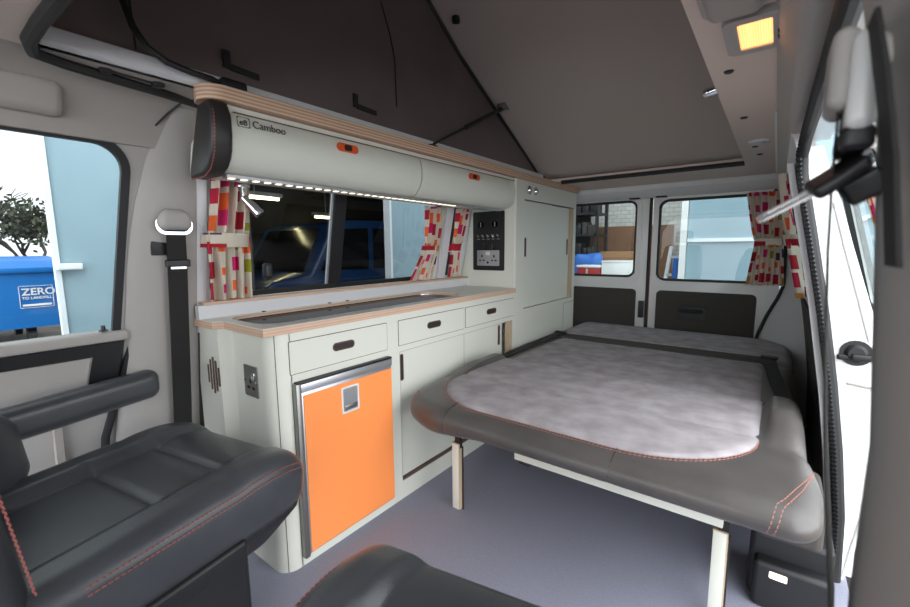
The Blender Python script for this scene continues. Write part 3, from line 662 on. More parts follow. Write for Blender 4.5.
# ------------------------------------------------------------------ curtains
def curtain(name, label, P, N, z0, z1, ztie, wtop, wtie, wbot, u0=.0, nf=7, amp=.014, lean=0, group=None, shift=(0, 0, 0), side='c'):
    """P(u,z): wall point at distance u along and height z; N: inward normal. width at top/tie/bottom"""
    root = thing(name, tuple(P(u0, z0)), label, 'curtain', group)
    nu, nv = 64, 40; mb = MB(); uvs = {}
    rows = []
    for j in range(nv+1):
        z = z0+(z1-z0)*j/nv
        if z >= ztie: t = (z-ztie)/(z1-ztie); t = t**.7; w = wtie+(wtop-wtie)*t; s = shift[1]+(shift[2]-shift[1])*t
        else: t = (ztie-z)/(ztie-z0); t = t**.8; w = wtie+(wbot-wtie)*t; s = shift[1]+(shift[0]-shift[1])*t
        row = []
        for i in range(nu+1):
            q = i/nu; u = u0+s+w*q
            a = amp*(1.0 if abs(z-ztie) > .03 else .8)
            d = a*math.sin(q*nf*2*PI+.6*math.sin(z*9)+.8*math.sin(q*5+z*3))+amp*.35*math.sin(q*nf*4.3*PI+z*7)+amp*1.5
            p = Vector(P(u, z))+Vector(N)*d
            v = mb.b.verts.new(p); row.append(v); uvs[v] = (q*max(wtop, wbot)*2.0, z)
        rows.append(row)
    uvl = mb.b.loops.layers.uv.new('UVMap')
    for a, b in zip(rows, rows[1:]):
        for i in range(nu):
            f = mb.b.faces.new((a[i], a[i+1], b[i+1], b[i]))
            for l in f.loops: l[uvl].uv = uvs[l.vert]
    c = mb.build('fabric', 'curtain', root, angle=80)
    mb = MB(); rr = []; uvt = {}
    for k in range(17):
        q = -.04+1.08*k/16; u = u0+shift[1]+wtie*q
        dd = amp*2.9*math.sin(max(0, min(1, (q+.04)/1.08))*PI)**.4+.004
        rr.append([Vector(P(u, ztie-.022))+Vector(N)*dd, Vector(P(u, ztie+.022))+Vector(N)*dd, Vector(P(u, ztie+.022))+Vector(N)*(dd+.003), Vector(P(u, ztie-.022))+Vector(N)*(dd+.003)])
    vr = mb.loft(rr); uvl = mb.b.loops.layers.uv.new('UVMap')
    for k, r in enumerate(vr):
        for m_, v in enumerate(r): uvt[v] = (.31+k/16*wtie*1.1, ztie*1.7+(.0 if m_ in (0, 3) else .05))
    for f in mb.b.faces:
        for l in f.loops: l[uvl].uv = uvt[l.vert]
    mb.build('tie_back', 'curtain', root)
    return root
PLw = lambda u, z: (xl(z)+.012, u, z)
curtain('curtain', 'patterned curtain tied back at the kitchen window under the chrome reading light', PLw, (1, 0, 0), .835, 1.215, 1.03, .115, .135, .135, u0=.598, nf=4, amp=.018, shift=(0, -.012, .008))
curtain('curtain', 'patterned curtain tied at the far end of the kitchen window left of the white pillar', PLw, (1, 0, 0), .835, 1.205, .99, .15, .11, .18, u0=1.60, nf=5, shift=(-.06, .03, .0))
curtain('curtain', 'patterned curtain at the narrow window beside the black control panel', PLw, (1, 0, 0), .838, 1.215, 1.0, .11, .08, .10, u0=1.855, nf=4, shift=(0, .0, .0))
PRr = lambda u, z: (u, 3.115, z)
curtain('curtain', 'patterned curtain tied back at the right rear door window', PRr, (0, -1, 0), .765, 1.31, 1.02, .20, .13, .185, u0=-.165, nf=6, amp=.012, shift=(.03, .06, .0))
PRw = lambda u, z: (xr(z)-.012, u, z)
curtain('curtain', 'dim patterned curtain on the right side wall behind the sliding door seal', PRw, (-1, 0, 0), .80, 1.27, 1.02, .30, .2, .25, u0=2.05, nf=6, amp=.014, shift=(0, .05, 0))
mb = MB()
mb.loft([[(xl(z)+.004, 1.79+.0, z), (xl(z)+.016, 1.792, z), (xl(z)+.016, 1.852, z), (xl(z)+.004, 1.855, z)] for z in (.834, 1.0, 1.13, 1.25)])
struct(mb.build('trim_11', 'whitetrim'), 'white pillar strip between the two side windows')
# ================================================================== BED
bed = thing('folding_bed', (-.5, 2.0, 0), 'folded out bench bed in grey suede and leather filling the rear', 'bed')
Z0, Z1 = .358, .452
ZS = .466
def seatdef(p):
    x, y, z = p
    t = max(0, min(1, (z-Z0)/(ZS-Z0)))
    # front roll
    if y < 1.3:
        q = (1.3-y)/.24
        z -= .016*t*max(0, q)**2; z += (1-t)*min(1, max(0, q)*1.6)*(.018-.026*min(1, max(0, (-.72-x)/.2)))
    if x < -.86 and y < 1.32: q = (-.86-x)/.228; y += .085*q*q*min(1, (1.32-y)/.2)
    # raised side bolsters behind the front roll, sagging right wing
    if x > .006 and y > 1.34: z += .042*t*min(1, (y-1.34)/.22)*min(1, (x-.006)/.018)
    if x > .05:
        if 1.36 < y: x -= .008
        else: x += .012*math.sin(min(1, (1.36-y)/.3)*PI)
    if x < -1.01 and y > 1.33: z += .028*t*min(1, (y-1.33)/.2)
    # seam across the middle of the front roll
    for sx in (-.855, -.305):
        if y < 1.12: 
            y += .003*math.exp(-((x-sx)/.006)**2)
    return (x, y, z)
mb = MB(); mb.rbox(-1.095, .114, 1.045, 1.745, Z0, ZS, .052, (110, 36, 4), seatdef); seat = mb.build('seat_cushion', 'leather2', bed, angle=80)
def outline(x0, x1, y0, y1, r, n=10, notch=0):
    pts = []
    # front edge curves back towards both ends
    for k in range(n+1):
        t = k/n; pts.append((x0+r*(1-math.cos(t*PI/2)), y0+r*1.0*(1-math.sin(t*PI/2))*.95))
    for k in range(n+1):
        t = k/n; pts.append((x1-r*1.2*(1-math.sin(t*PI/2)), y0+r*.95*(1-math.cos(t*PI/2))))
    pts += [(x1, y1), (x0, y1)]
    return pts
so = outline(-1.03, 0.0, 1.120, 1.742, .27)
def puff(ob_pts, z0, z1, mbx, seams, f=None, nx=60, ny=40):
    """cushion top patch following an outline: grid between outline left/right limits"""
    ys_ = [p[1] for p in ob_pts]; ya, yb = min(ys_), max(ys_)
    def lim(y):
        xs = []
        n = len(ob_pts)
        for i in range(n):
            (xa, y_a), (xb, y_b) = ob_pts[i], ob_pts[(i+1) % n]
            if (y_a-y)*(y_b-y) <= 0 and abs(y_a-y_b) > 1e-9:
                xs.append(xa+(xb-xa)*(y-y_a)/(y_b-y_a))
        return min(xs), max(xs)
    rows = []
    for j in range(ny+1):
        t = j/ny; y = ya+.0008+(yb-ya-.0016)*(0.5-0.5*math.cos(PI*t)) if j not in () else ya
        a, b = lim(y); row = []
        for i in range(nx+1):
            q = 0.5-0.5*math.cos(PI*i/nx); x = a+(b-a)*q
            e = min(x-a, b-x, (y-ya)*1.2, yb-y); h = (z1-z0)*min(1, max(0, e)/.022)**.5
            z = z0+h
            for sy in seams: z -= .005*math.exp(-((y-sy)/.006)**2)
            z += .0025*noise.noise((x*5, y*5, 1))
            if f: z = f(x, y, z)
            row.append((x, y, z))
        rows.append(row)
    mbx.loft(rows, closed=False)
    # skirt
    def front(x, y): return z0-.02
    return rows
def fdrop(x, y, z):
    if y < 1.3: z -= .016*((1.3-y)/.24)**2
    return z
mb = MB(); puff(so, ZS-.002, ZS+.008, mb, (1.405,), fdrop)
sp_ = mb.build('suede_seat_panel', 'suede', bed, angle=80); sp_['label'] = 'light grey suede top of the seat'
def strip_z(x, y): return fdrop(x, y, ZS+.002)
mb = MB()
edge = [p for p in so[:-2]]
mb.dashes([(x, y-.006, strip_z(x, y)+.0005) for x, y in edge], .0011, .008, .004)
mb.dashes([(x, y-.014, strip_z(x, y-.01)-.0005) for x, y in edge], .001, .008, .004)
mb.build('stitching', 'stitch2', seat)
# wing stitching at the front right and left corners
mb = MB()
def roll(x, t):
    # point on the front roll: t 0 top .. 1 bottom
    a = t*PI*.8; r = .0542
    return seatdef((x, 1.0445+r-r*math.sin(a), (Z0+ZS)/2+r*math.cos(a)))
for off in (0, .012):
    mb = MB(); mb.dashes([(.108, 1.24, ZS+.003), (.085-off, 1.15, ZS-.003), (.065-off, 1.10, ZS-.009)]+[roll(.055-off-.02*k/8, k/8) for k in range(1, 9)], .0013, .008, .004)
    mb.build('corner_stitching', 'stitch2', seat)
    mb = MB(); mb.dashes([roll(-1.062+off*.6+.02*k/8, k/8) for k in range(0, 9)], .0013, .008, .004); mb.build('corner_stitching', 'stitch2', seat)
for sx in (-.855, -.305):
    mb = MB(); mb.tube([(sx, 1.14, strip_z(sx, 1.14)-.001), (sx, 1.11, strip_z(sx, 1.11)-.002)]+[roll(sx, k/8) for k in range(1, 9)], .0017, 6); mb.build('cross_seam', 'black', seat)
# backrest section lying flat
def backdef(p):
    x, y, z = p; t = max(0, min(1, (z-Z0)/(Z1-Z0)))
    if x > .02: z -= .03*t*((x-.02)/.1)**2
    if x < -1.0: z += .004*t
    return (x, y, z)
mb = MB(); mb.rbox(-1.098, .112, 1.752, 2.452, Z0, Z1-.004, .04, (40, 16, 4), backdef); bk = mb.build('backrest_cushion', 'leather2', bed, angle=80)
mb = MB(); puff([(-1.015, 1.755), (-.002, 1.755), (-.010, 2.395), (-1.01, 2.395)], Z1-.008, Z1+.004, mb, (2.1,)); q = mb.build('suede_back_panel', 'suede', bed, angle=80); q['label'] = 'grey suede top of the flattened backrest'
def reardef(p):
    x, y, z = p; t = max(0, min(1, (z-Z0)/(Z1-Z0)))
    if x > -.1: 
        k = (x+.1)/.2; z -= .03*t*k*k; y -= .12*max(0, (y-2.6)/.5)*k*k
    if y > 2.95: z -= .012*t*((y-2.95)/.12)**2
    return (x, y, z)
mb = MB(); mb.rbox(-1.105, .11, 2.505, 3.10, Z0, Z1+.006, .045, (40, 20, 4), reardef); q = mb.build('rear_cushion', 'suede', bed, angle=80); q['label'] = 'dark grey suede rear cushion by the back doors'
mb = MB(); mb.box(-1.04, .02, 2.385, 2.515, Z1-.03, Z1+.006, .004); mb.build('dark_joint_strip', 'carpet', bed)
# frame
mb = MB(); mb.box(-1.05, .07, 1.235, 3.05, .325, .358); mb.build('frame_board', 'carpet', bed)
mb = MB(); mb.box(-.63, -.055, 1.140, 1.162, .318, .366, .002); mb.build('front_rail', 'cabinet', bed)
mb = MB(); mb.rbox(-.615, -.575, 1.143, 1.163, .306, .318, .003, (1, 1, 1)); mb.build('rail_stop', 'black', bed)
for x, y in ((-.912, 1.205), (-.062, 1.215)):
    mb = MB(); mb.box(x-.0165, x+.0165, y-.009, y+.009, 0.004, .268, .0015); lg = mb.build('leg', 'cabinet', bed)
    mb = MB(); mb.box(x-.0175, x+.0175, y-.0095, y+.0095, .2665, .2695); mb.box(x+.0145, x+.0172, y-.0093, y+.0093, .004, .2675); mb.build('leg_ply_edge', 'wood', lg)
    mb = MB(); mb.box(x-.006, x+.018, y-.004, y+.010, .25, .34); mb.box(x+.004, x+.022, y+.008, y+.0125, 0, .255); mb.build('hinge', 'black', lg)
mb = MB(); mb.box(-1.06, .08, 2.2, 3.0, 0, .315); mb.build('base_box', 'carpet', bed)
# belts on the bed
def belt_strap(name, label, pts, w, buckle=None):
    root = thing(name, pts[0], label, 'seat belt', 'seat belts on the bed')
    mb = MB(); rr = []
    for p in pts:
        rr.append([(p[0]-w/2, p[1], p[2]), (p[0]+w/2, p[1], p[2]), (p[0]+w/2, p[1], p[2]+.003), (p[0]-w/2, p[1], p[2]+.003)])
    mb.loft(rr); mb.build('webbing', 'belt', root)
    if buckle:
        x, y, z = buckle; mb = MB(); mb.rbox(x-.035, x+.035, y-.018, y+.018, z, z+.012, .005, (3, 2, 1)); mb.build('buckle', 'black', root)
belt_strap('lap_belt', 'black belt lying down the right side of the bed backrest', [(.012, 2.50, .456), (.014, 2.44, .452), (.03, 2.2, .4525), (.055, 1.95, .449), (.066, 1.78, .446), (.068, 1.752, .466)], .05, (.01, 2.50, .456))
belt_strap('lap_belt', 'black belt lying down the kitchen side of the bed backrest', [(-1.055, 2.47, .462), (-1.055, 2.3, .460), (-1.06, 2.05, .4565), (-1.06, 1.86, .4555), (-1.058, 1.775, .452)], .05, (-1.045, 2.475, .463))

# step box / lamp at bottom right
st = thing('step_box', (.1, 1.45, 0), 'black plastic side step box with a small light below the bed end', 'step box')
mb = MB(); mb.rbox(.0, .182, 1.385, 1.57, .0, .205, .016, (3, 3, 3)); mb.build('housing', 'black', st)
mb = MB(); mb.rbox(.012, .182, 1.345, 1.395, .0, .138, .014, (3, 2, 3)); mb.build('front_cover', 'black', st)
sl = MB().plate(lambda u, v, w: (u, 1.3455-w, v), (.048, .087, .101, .119, .003), .003, 3).build('step_light', 'ledw', st)
mb = MB(); mb.rbox(.01, .15, 1.33, 1.55, .215, .35, .02, (4, 4, 3)); o = mb.build('carpet_block', 'carpet', bed)

# ================================================================== FRONT SEATS
def front_seat(name, label, loc, rzdeg, lean, armrest, wing=0):
    root = thing(name, (loc[0], loc[1], loc[2]), label, 'seat', None, None, math.radians(rzdeg))
    B = lambda mb, n, m, par=root: mb.build(n, m, par, angle=80, local=True)
    def cush(p):
        x, y, z = p; t = max(0, min(1, (z-.37)/.12))
        ax = abs(x)
        bol = 0
        inset = min(1, max(0, (ax-.125)/.035)); inset = inset*inset*(3-2*inset)
        rise = .022*inset*(1-.7*max(0, (y-.08)/.2))
        z += t*(rise-.0)
        fr = max(0, (y-.05)/.23); z += t*(.012*math.sin(min(1, fr*1.1)*PI)-.028*fr**3)
        z -= t*.012*max(0, (-y)/.25)
        # panel seams
        if ax < .16:
            for sy in (.085, -.05):
                z -= t*.008*math.exp(-((y-sy)/.007)**2)
        if y < .25 and t > .5:
            z -= t*.008*math.exp(-((ax-.128-.0*y)/.007)**2)*(1 if y < .09 else max(0, 1-(y-.09)/.06))
        # sides bulge
        x *= 1+.05*math.sin(max(0, min(1, (z-.36)/.18))*PI)-.06*max(0, (y-.12)/.13)**2
        return (x, y, z)
    mb = MB(); mb.rbox(-.24, .24, -.34, .255, .345, .49, .045, (70, 70, 5), cush); c = B(mb, 'cushion', 'leather')
    def topz(x, y):
        return cush((x, y, .51))
    for sgn in (-1, 1):
        mb = MB()
        for dx in (0, .009):
            pts = []
            for k in range(24):
                y = -.22+.44*k/23; p = cush((sgn*(.237-dx*.35), y, .458+dx)); pts.append((p[0]+sgn*.0075-(sgn*.0035 if dx else 0), p[1], p[2]))
            mb.dashes(pts, .0013, .006, .003)
        B(mb, 'stitching', 'stitch', c)
    # plastic shell and pedestal
    mb = MB(); mb.rbox(-.235, .235, -.24, .235, .27, .385, .03, (6, 6, 3), lambda p: (p[0]*(1-.25*max(0, (.36-p[2])/.1)), p[1]-.09*max(0, (.37-p[2])/.1)*(1 if p[1] > 0 else 0), p[2])); B(mb, 'seat_shell', 'black')
    mb = MB(); mb.rbox(.222, .25, -.2, .06, .33, .375, .01, (2, 4, 2)); B(mb, 'side_trim', 'black')
    mb = MB(); mb.rbox(-.17, .17, -.2, .12, -loc[2], .29, .02, (3, 3, 3)); B(mb, 'pedestal', 'black')
    # backrest
    th = math.radians(lean)
    def back(p):
        x, y, z = p; ax = abs(x)
        inset = min(1, max(0, (ax-.13)/.06)); 
        if y > -.41: y += .075*inset*inset*(3-2*inset)*min(1, max(0, (1.05-z)/.3))
        if x < 0: y += wing*(x/.25)**2*max(0, min(1, (.80-z)/.2))
        x *= 1-.18*max(0, (z-.75)/.45)
        yy, zz = y+.36, z-.44
        return (x, -.36+yy*math.cos(th)-zz*math.sin(th), .44+yy*math.sin(th)+zz*math.cos(th))
    mb = MB(); mb.rbox(-.25, .25, -.475, -.337, .44, 1.02, .055, (40, 4, 20), back); b = B(mb, 'backrest', 'leather')
    for sgn in ((1,) if wing else (-1, 1)):
        mb = MB()
        for dx in (0, .008):
            pts = []
            for k in range(18):
                z = .50+.4*k/17; p = back((sgn*(.243-dx), -.347, z)); pts.append((p[0]+sgn*.006, p[1]+.006, p[2]))
            mb.dashes(pts, .0011, .006, .003)
        B(mb, 'stitching', 'stitch', b)
    mb = MB(); mb.rbox(-.13, .13, -.45, -.36, 1.06, 1.22, .04, (6, 4, 5), lambda p: back(p)); h = B(mb, 'headrest', 'leather')
    mb = MB()
    for x in (-.06, .06): mb.tube([back((x, -.405, 1.0)), back((x, -.405, 1.10))], .007)
    B(mb, 'headrest_posts', 'chrome')
    for s, y0, y1, z in armrest:
        mb = MB(); mb.rbox(s*.325-.032, s*.325+.032, y0, y1, z-.065, z+.02, .028, (4, 12, 3), lambda p: (p[0], p[1], p[2]+.10*(p[1]-y0)*.4)); a = B(mb, 'armrest', 'leather')
        a['label'] = 'black padded armrest'
    return root
front_seat('car_seat', 'black leather swivelled seat with an armrest beside the cab door', (-1.106, .292, 0), 10.5, 7, [(-1, -.20, .205, .615)], .19)
front_seat('car_seat', 'black leather front seat whose cushion edge shows at the lower middle, nearest the viewer', (-.225, .245, .035), 11, 32, [])
# ------------------------------------------------------------------ seat belt on the left pillar
sb = thing('pillar_seat_belt', (xl(.5)+.03, .5, .3), 'black seat belt with grey upper guide on the left pillar beside the kitchen', 'seat belt')
px = lambda z: (xl(z) if z <= 1.28 else xl(1.28))+.045
mb = MB(); rr = []
for z, yc, hw in ((.25, .506, .026), (.5, .510, .026), (.8, .508, .026), (.97, .505, .026), (1.05, .502, .025), (1.085, .500, .024)):
    rr.append([(px(z), yc-hw, z), (px(z), yc+hw, z), (px(z)+.003, yc+hw, z), (px(z)+.003, yc-hw, z)])
mb.loft(rr); mb.build('webbing', 'belt', sb)
mb = MB(); mb.ring(lambda u, v, w: (px(1.07)-.008+w, u, v), (.452, .548, 1.045, 1.10, .026), .008, .008); mb.build('guide_ring', 'chrome', sb, angle=60)
mb = MB(); mb.rbox(px(1.08)-.015, px(1.08)+.022, -.0+.458, .542, 1.058, 1.118, .02, (3, 6, 5), lambda p: (p[0], p[1]+(p[1]-.50)*(-.4)*max(0, (p[2]-1.09)/.035), p[2])); mb.build('guide_cover', 'trim', sb)
mb = MB(); mb.rbox(px(.96)-.006, px(.96)+.010, .474, .539, .950, .972, .004, (2, 4, 2)); cl = mb.build('belt_clip', 'black', sb)
mb = MB(); mb.rbox(px(.955)+.004, px(.955)+.012, .484, .527, .943, .952, .002, (1, 3, 1)); mb.build('clip_tongue', 'chrome', cl)
mb = MB(); mb.box(xl(1.0)+.02, xl(1.0)+.028, .445, .51, .985, 1.055, .003); mb.build('slot_cover', 'black', sb)

# ------------------------------------------------------------------ roof fittings
lamp = thing('roof_lamp', (-.06, 1.06, 1.39), 'lit amber interior lamp in a grey frame on the roof panel', 'lamp')
mz = lambda u, v, w: (u, v, 1.4-w)
mb = MB(); mb.ring(mz, (-.108, -.012, .925, 1.090, .02), .022, .014); mb.build('frame', 'trim', lamp, angle=60)
mb = MB(); MB().b.free()
n = 18
rr = []
for i in range(n*4+1):
    x = -.091+.060*i/(n*4); zz = 1.389-.0016*math.cos(i/4*2*PI)
    rr.append([(x, .946, zz), (x, 1.068, zz), (x, 1.068, 1.399), (x, .946, 1.399)])
mb.loft(rr); lens = mb.build('lens', 'amber', lamp, angle=80)
mb = MB(); mb.box(-.027, -.017, 1.00, 1.015, 1.383, 1.387, .001); mb.box(-.027, -.017, 1.025, 1.04, 1.383, 1.387, .001); mb.build('switch', 'black', lamp)
d = thing('dome_lamp', (-.085, .87, 1.38), 'grey round roof fitting cut by the top edge, near the lit lamp', 'lamp')
mb = MB(); mb.rbox(-.125, -.045, .76, .905, 1.378, 1.41, .02, (6, 8, 2)); mb.build('cover', 'lining', d)
mb = MB(); mb.ring(mz, (-.132, -.038, .755, .912, .03), .012, .010); mb.build('rim', 'trim', d, angle=60)
d = thing('roof_downlight', (-.088, 2.06, 1.39), 'small round white downlight towards the rear of the roof panel', 'downlight')
mb = MB(); mb.disc((-.085, 2.06, 1.4), (0, 0, -1), .036, .006, 24, .03); mb.build('bezel', 'white', d)
mb = MB(); mb.disc((-.085, 2.06, 1.394), (0, 0, -1), .024, .003, 24); mb.build('lens', 'silver', d)
for i, (x, y, w) in enumerate(((-.118, 1.21, 'nearest the lit lamp'), (-.112, 1.66, 'midway along the roof panel'), (-.10, 2.16, 'beside the round downlight'), (-.09, 2.35, 'towards the rear doors'))):
    mb = MB(); mb.disc((x, y, 1.4), (0, 0, -1), .011, .004, 14, .008); o = mb.build('screw_cap', 'black'); tag(o, 'dark screw cap in the beige roof panel, '+w, 'screw cap', 'screw caps in the roof panel')
mb = MB(); mb.disc((-.155, 1.36, 1.41), (-1, 0, -.2), .012, .02, 14); mb.ball((-.178, 1.36, 1.406), .012, .012, .012, 8); o = mb.build('roof_bolt', 'chrome'); tag(o, 'small chrome bolt on the edge of the roof opening', 'bolt')
# gas strut
gs = thing('gas_strut', (-1.13, 1.36, 1.42), 'black gas strut between the plywood rail and the roof lid', 'gas strut')
a = Vector((-1.135, 1.36, 1.417)); b = Vector((-1.125, 1.88, lz(1.88)-.012))
mid = a+(b-a)*.42
mb = MB(); mb.tube([a, mid], .0055, 8); mb.build('rod', 'black', gs)
mb = MB(); mb.tube([mid, a+(b-a)*.98], .010, 10); mb.build('cylinder', 'black', gs)
mb = MB(); mb.box(b.x-.02, b.x+.025, b.y-.02, b.y+.03, b.z-.004, b.z+.02, .003); mb.ball(b, .012, .012, .012, 6); mb.build('bracket', 'steel', gs)
mb = MB(); mb.box(a.x-.012, a.x+.012, a.y-.03, a.y+.012, 1.4016, 1.412, .003); mb.build('foot', 'black', gs)
mb = MB(); mb.disc((-1.10, 1.47, lz(1.47)+.002), (0, 0, -1), .016, .02, 12); o = mb.build('lid_stud', 'black'); tag(o, 'black round stud on the roof lid near the canvas edge', 'stud')
# cable
cb = thing('roof_cable', (-1.13, .40, 1.40), 'black cable hanging in a loop from the roof canvas to the plywood rail', 'cable')
pts = [(-1.13, .335, 1.60), (-1.13, .342, 1.53), (-1.12, .355, 1.47), (-1.115, .375, 1.435), (-1.11, .41, 1.414), (-1.11, .46, 1.408), (-1.125, .51, 1.412), (-1.15, .555, 1.41)]
mb = MB(); mb.tube(pts, .0075, 8); mb.build('lead', 'black', cb)
mb = MB(); mb.tube([(-1.13, .330, 1.62), (-1.13, .335, 1.545)], .013, 10); mb.build('plug', 'black', cb)
mb = MB(); mb.rbox(-1.165, -1.125, .535, .60, 1.402, 1.428, .008, (2, 3, 2)); mb.build('gland', 'black', cb)
# bracket on seal
bk_ = thing('roof_bracket', (-1.25, .36, 1.40), 'black metal bracket with two screws on the opening seal', 'bracket')
mb = MB(); mb.tube([(-1.225, .335, 1.405), (-1.232, .42, 1.405)], .007); mb.build('bar', 'black', bk_)
for y in (.328, .43):
    mb = MB(); mb.rbox(-1.245, -1.215, y-.012, y+.012, 1.392, 1.418, .006, (2, 2, 2)); mb.disc((-1.214, y, 1.404), (1, 0, -.3), .005, .003, 8); mb.build('screw_end', 'black', bk_)
# sun visor end / grab recess
gr = thing('grab_handle', (-1.36, .1, 1.33), 'grey moulded grab handle on the headlining at the left edge', 'handle')
mb = MB(); mb.rbox(-1.372, -1.335, -.2, .275, 1.312, 1.385, .02, (3, 8, 3), lambda p: (p[0]-.35*(1.355-p[2])+.0, p[1], p[2])); mb.build('grip', 'lining', gr)
# ================================================================== RIGHT SIDE
def sealx(z): return interp(z, [(-.3, .215), (-.07, .2135), (.255, .2025), (.553, .163), (.84, .115), (1.13, .057), (1.24, .036), (1.30, .03)])
mb = MB()
pts = [(sealx(z), 1.6, z) for z in (-.25, 0, .2, .4, .6, .8, 1.0, 1.13, 1.2)]+[(.039, 1.585, 1.25), (.042, 1.53, 1.285), (.045, 1.40, 1.30), (.048, 1.1, 1.303), (.05, .85, 1.295), (.05, .66, 1.285), (.05, .4, 1.27)]
mb.tube(pts, .0145, 10); sr = tag(mb.build('door_seal', 'rubber'), 'black rubber seal round the sliding door opening', 'seal')
mb = MB()
for a, b in zip(pts, pts[1:]):
    a = Vector(a); b = Vector(b); L = (b-a).length
    for k in range(int(L/.012)):
        p = a+(b-a)*((k+.5)/max(1, int(L/.012))); t = (b-a).normalized()
        mb.disc(p+Vector((-.007, -.009, 0))-t*.004, t, .009, .0055, 6)
rb = mb.build('ribbed_lip', 'black', sr)
# body edge beside the seal
mb = MB(); mb.loft([[(sealx(z)-.030, 1.63, z), (sealx(z)-.015, 1.63, z), (sealx(z)-.008, 1.66, z), (sealx(z)-.028, 1.66, z)] for z in (.2, .4, .55, .7, .84, 1.0, 1.13, 1.24)])
struct(mb.build('trim_18', 'whitetrim'), 'pale inner edge strip beside the sliding door seal')
JO = [(-.3, .20), (-.05, .222), (.1, .25), (.45, .292), (.66, .295), (.70, .285), (.715, .255), (.78, .236), (1.0, .170), (1.15, .128), (1.26, .085)]
mb = MB(); mb.loft([[(sealx(z)-.004, 1.612, z), (interp(z, JO), 1.622, z), (interp(z, JO)+.004, 1.70, z), (sealx(z)-.008, 1.66, z)] for z in (-.3, -.05, .1, .28, .45, .60, .66, .695, .715, .78, .9, 1.0, 1.1, 1.2, 1.28)])
jamb = struct(mb.build('trim_13', 'white', angle=60), 'white painted body jamb with a black latch just outside the sliding door seal')
jm = lambda z, q: sealx(z)+(interp(z, JO)-sealx(z))*q
mb = MB(); mb.tube([(jm(z, .86), 1.617, z) for z in (-.2, 0, .2, .4, .58)], .004, 6); mb.tube([(jm(z, .80), 1.617, z) for z in (.73, .85, 1.0, 1.12)], .004, 6); mb.build('pressed_rib', 'white', jamb)
mb = MB(); mb.tube([(jm(.60, .25), 1.612, .605), (jm(.60, .6), 1.613, .60), (jm(.6, .97), 1.615, .60)], .0035, 6); mb.build('panel_seam', 'lining', jamb)
z0 = .695; x0 = jm(z0, .42)
mb = MB(); mb.disc((x0, 1.617, z0), (0, -1, 0), .036, .008, 20); mb.disc((x0, 1.609, z0), (0, -1, 0), .026, .012, 18, .018); mb.rbox(x0-.012, x0+.062, 1.588, 1.602, z0-.018, z0+.000, .006, (4, 2, 2)); mb.rbox(x0-.04, x0+.0, 1.60, 1.612, z0-.022, z0-.006, .005, (3, 1, 1)); mb.build('door_latch', 'black', jamb)
# upper rail above opening
mb = MB(); mb.prism([(.06, 1.36), (.05, 1.335), (.052, 1.30), (.10, 1.30), (.13, 1.42), (.0, 1.425)], 'y', .1, 1.66, .004); struct(mb.build('trim_14', 'white'), 'white body rail above the sliding door opening')
mb = MB(); mb.rbox(.005, .05, .35, 3.04, 1.325, 1.40, .012, (2, 8, 2), lambda p: (p[0]-.55*(p[2]-1.33), p[1], p[2])); struct(mb.build('trim_15', 'trim'), 'grey cover strip above the sliding door opening')
# sliding door, slid back outside
DX = [(-.35, .30), (-.2, .335), (0, .36), (.3, .365), (.6, .35), (.75, .335), (.95, .295), (1.25, .215), (1.4, .17)]
dxx = lambda z: interp(z, DX)
sd = struct(thing('door_4', (.30, 2.2, 0), 'white sliding door slid back outside the opening', 'door'))
mS = lambda u, v, w: (dxx(v)+w, u, v)
mb = MB(); mb.hole(mS, (1.66, 3.1, .68, 1.38), (1.75, 2.6, .74, 1.28, .05), .06); sl_ = [-.3, -.15, 0, .15, .3, .45, .6, .68]
for a, b in zip(sl_, sl_[1:]):
    mb.loft([[(dxx(a), y, a), (dxx(b), y, b), (dxx(b)+.06, y, b), (dxx(a)+.06, y, a)] for y in (1.66, 3.1)])
mb.build('door_panel', 'white', sd, angle=50)
MB().plate(lambda u, v, w: (dxx(v)+.02+w, u, v), (1.745, 2.605, .735, 1.285, .05), .004).build('pane', 'glassr', sd)
mb = MB(); mb.ring(lambda u, v, w: (dxx(v)-.006+w, u, v), (1.745, 2.605, .735, 1.285, .05), .012, .02); mb.build('window_seal', 'rubber', sd, angle=60)
mb = MB(); mb.rbox(dxx(.5)-.02, dxx(.5)+.0, 1.72, 2.7, .505, .525, .008, (2, 6, 2)); mb.build('pressed_rib', 'white', sd)
PS = lambda u, z: (dxx(z)-.004, u, z)
curtain('curtain', 'bright patterned curtain on the open sliding door window at the right', PS, (-1, 0, 0), .76, 1.25, .98, .16, .11, .15, u0=1.78, nf=4, amp=.008, shift=(0, 0, 0))
# ---- right B pillar near the viewer
def bx(z): return interp(z, [(.3, .086), (.67, .079), (.82, .080), (.95, .071), (1.09, .061), (1.2, .043), (1.32, .02)])
mb = MB(); rr = []
for z in (.2, .5, .67, .82, .95, 1.02, 1.09, 1.15, 1.2, 1.26, 1.33):
    x = bx(z); rr.append([(x+.16, .54, z), (x+.012, .535, z), (x+.0, .515, z), (x+.001, .49, z), (x+.03, .40, z), (x+.09, .25, z), (x+.13, .12, z), (x+.16, .12, z)])
mb.loft(rr); struct(mb.build('trim_16', 'trim', angle=60), 'grey trimmed door pillar at the right edge')
# seat belt hanging on it
sb = thing('front_seat_belt', (.045, .5, .6), 'blurred black seat belt with a grey guide and a chrome tongue at the right pillar', 'seat belt')
def radial(y, k):   # strip seen nearly edge on
    return k*y
mb = MB(); rr = []
for z, s in ((1.125, .0645), (1.06, .066), (.995, .0705), (.9, .082), (.8, .098), (.66, .1285), (.4, .17)):
    pa = Vector((s*.49, .49, z)); pb = Vector((s*.535+.001, .535, z))
    rr.append([pa, pb, pb+Vector((.0014, 0, 0)), pa+Vector((.0014, 0, 0))])
mb.loft(rr); mb.build('webbing', 'belt', sb)
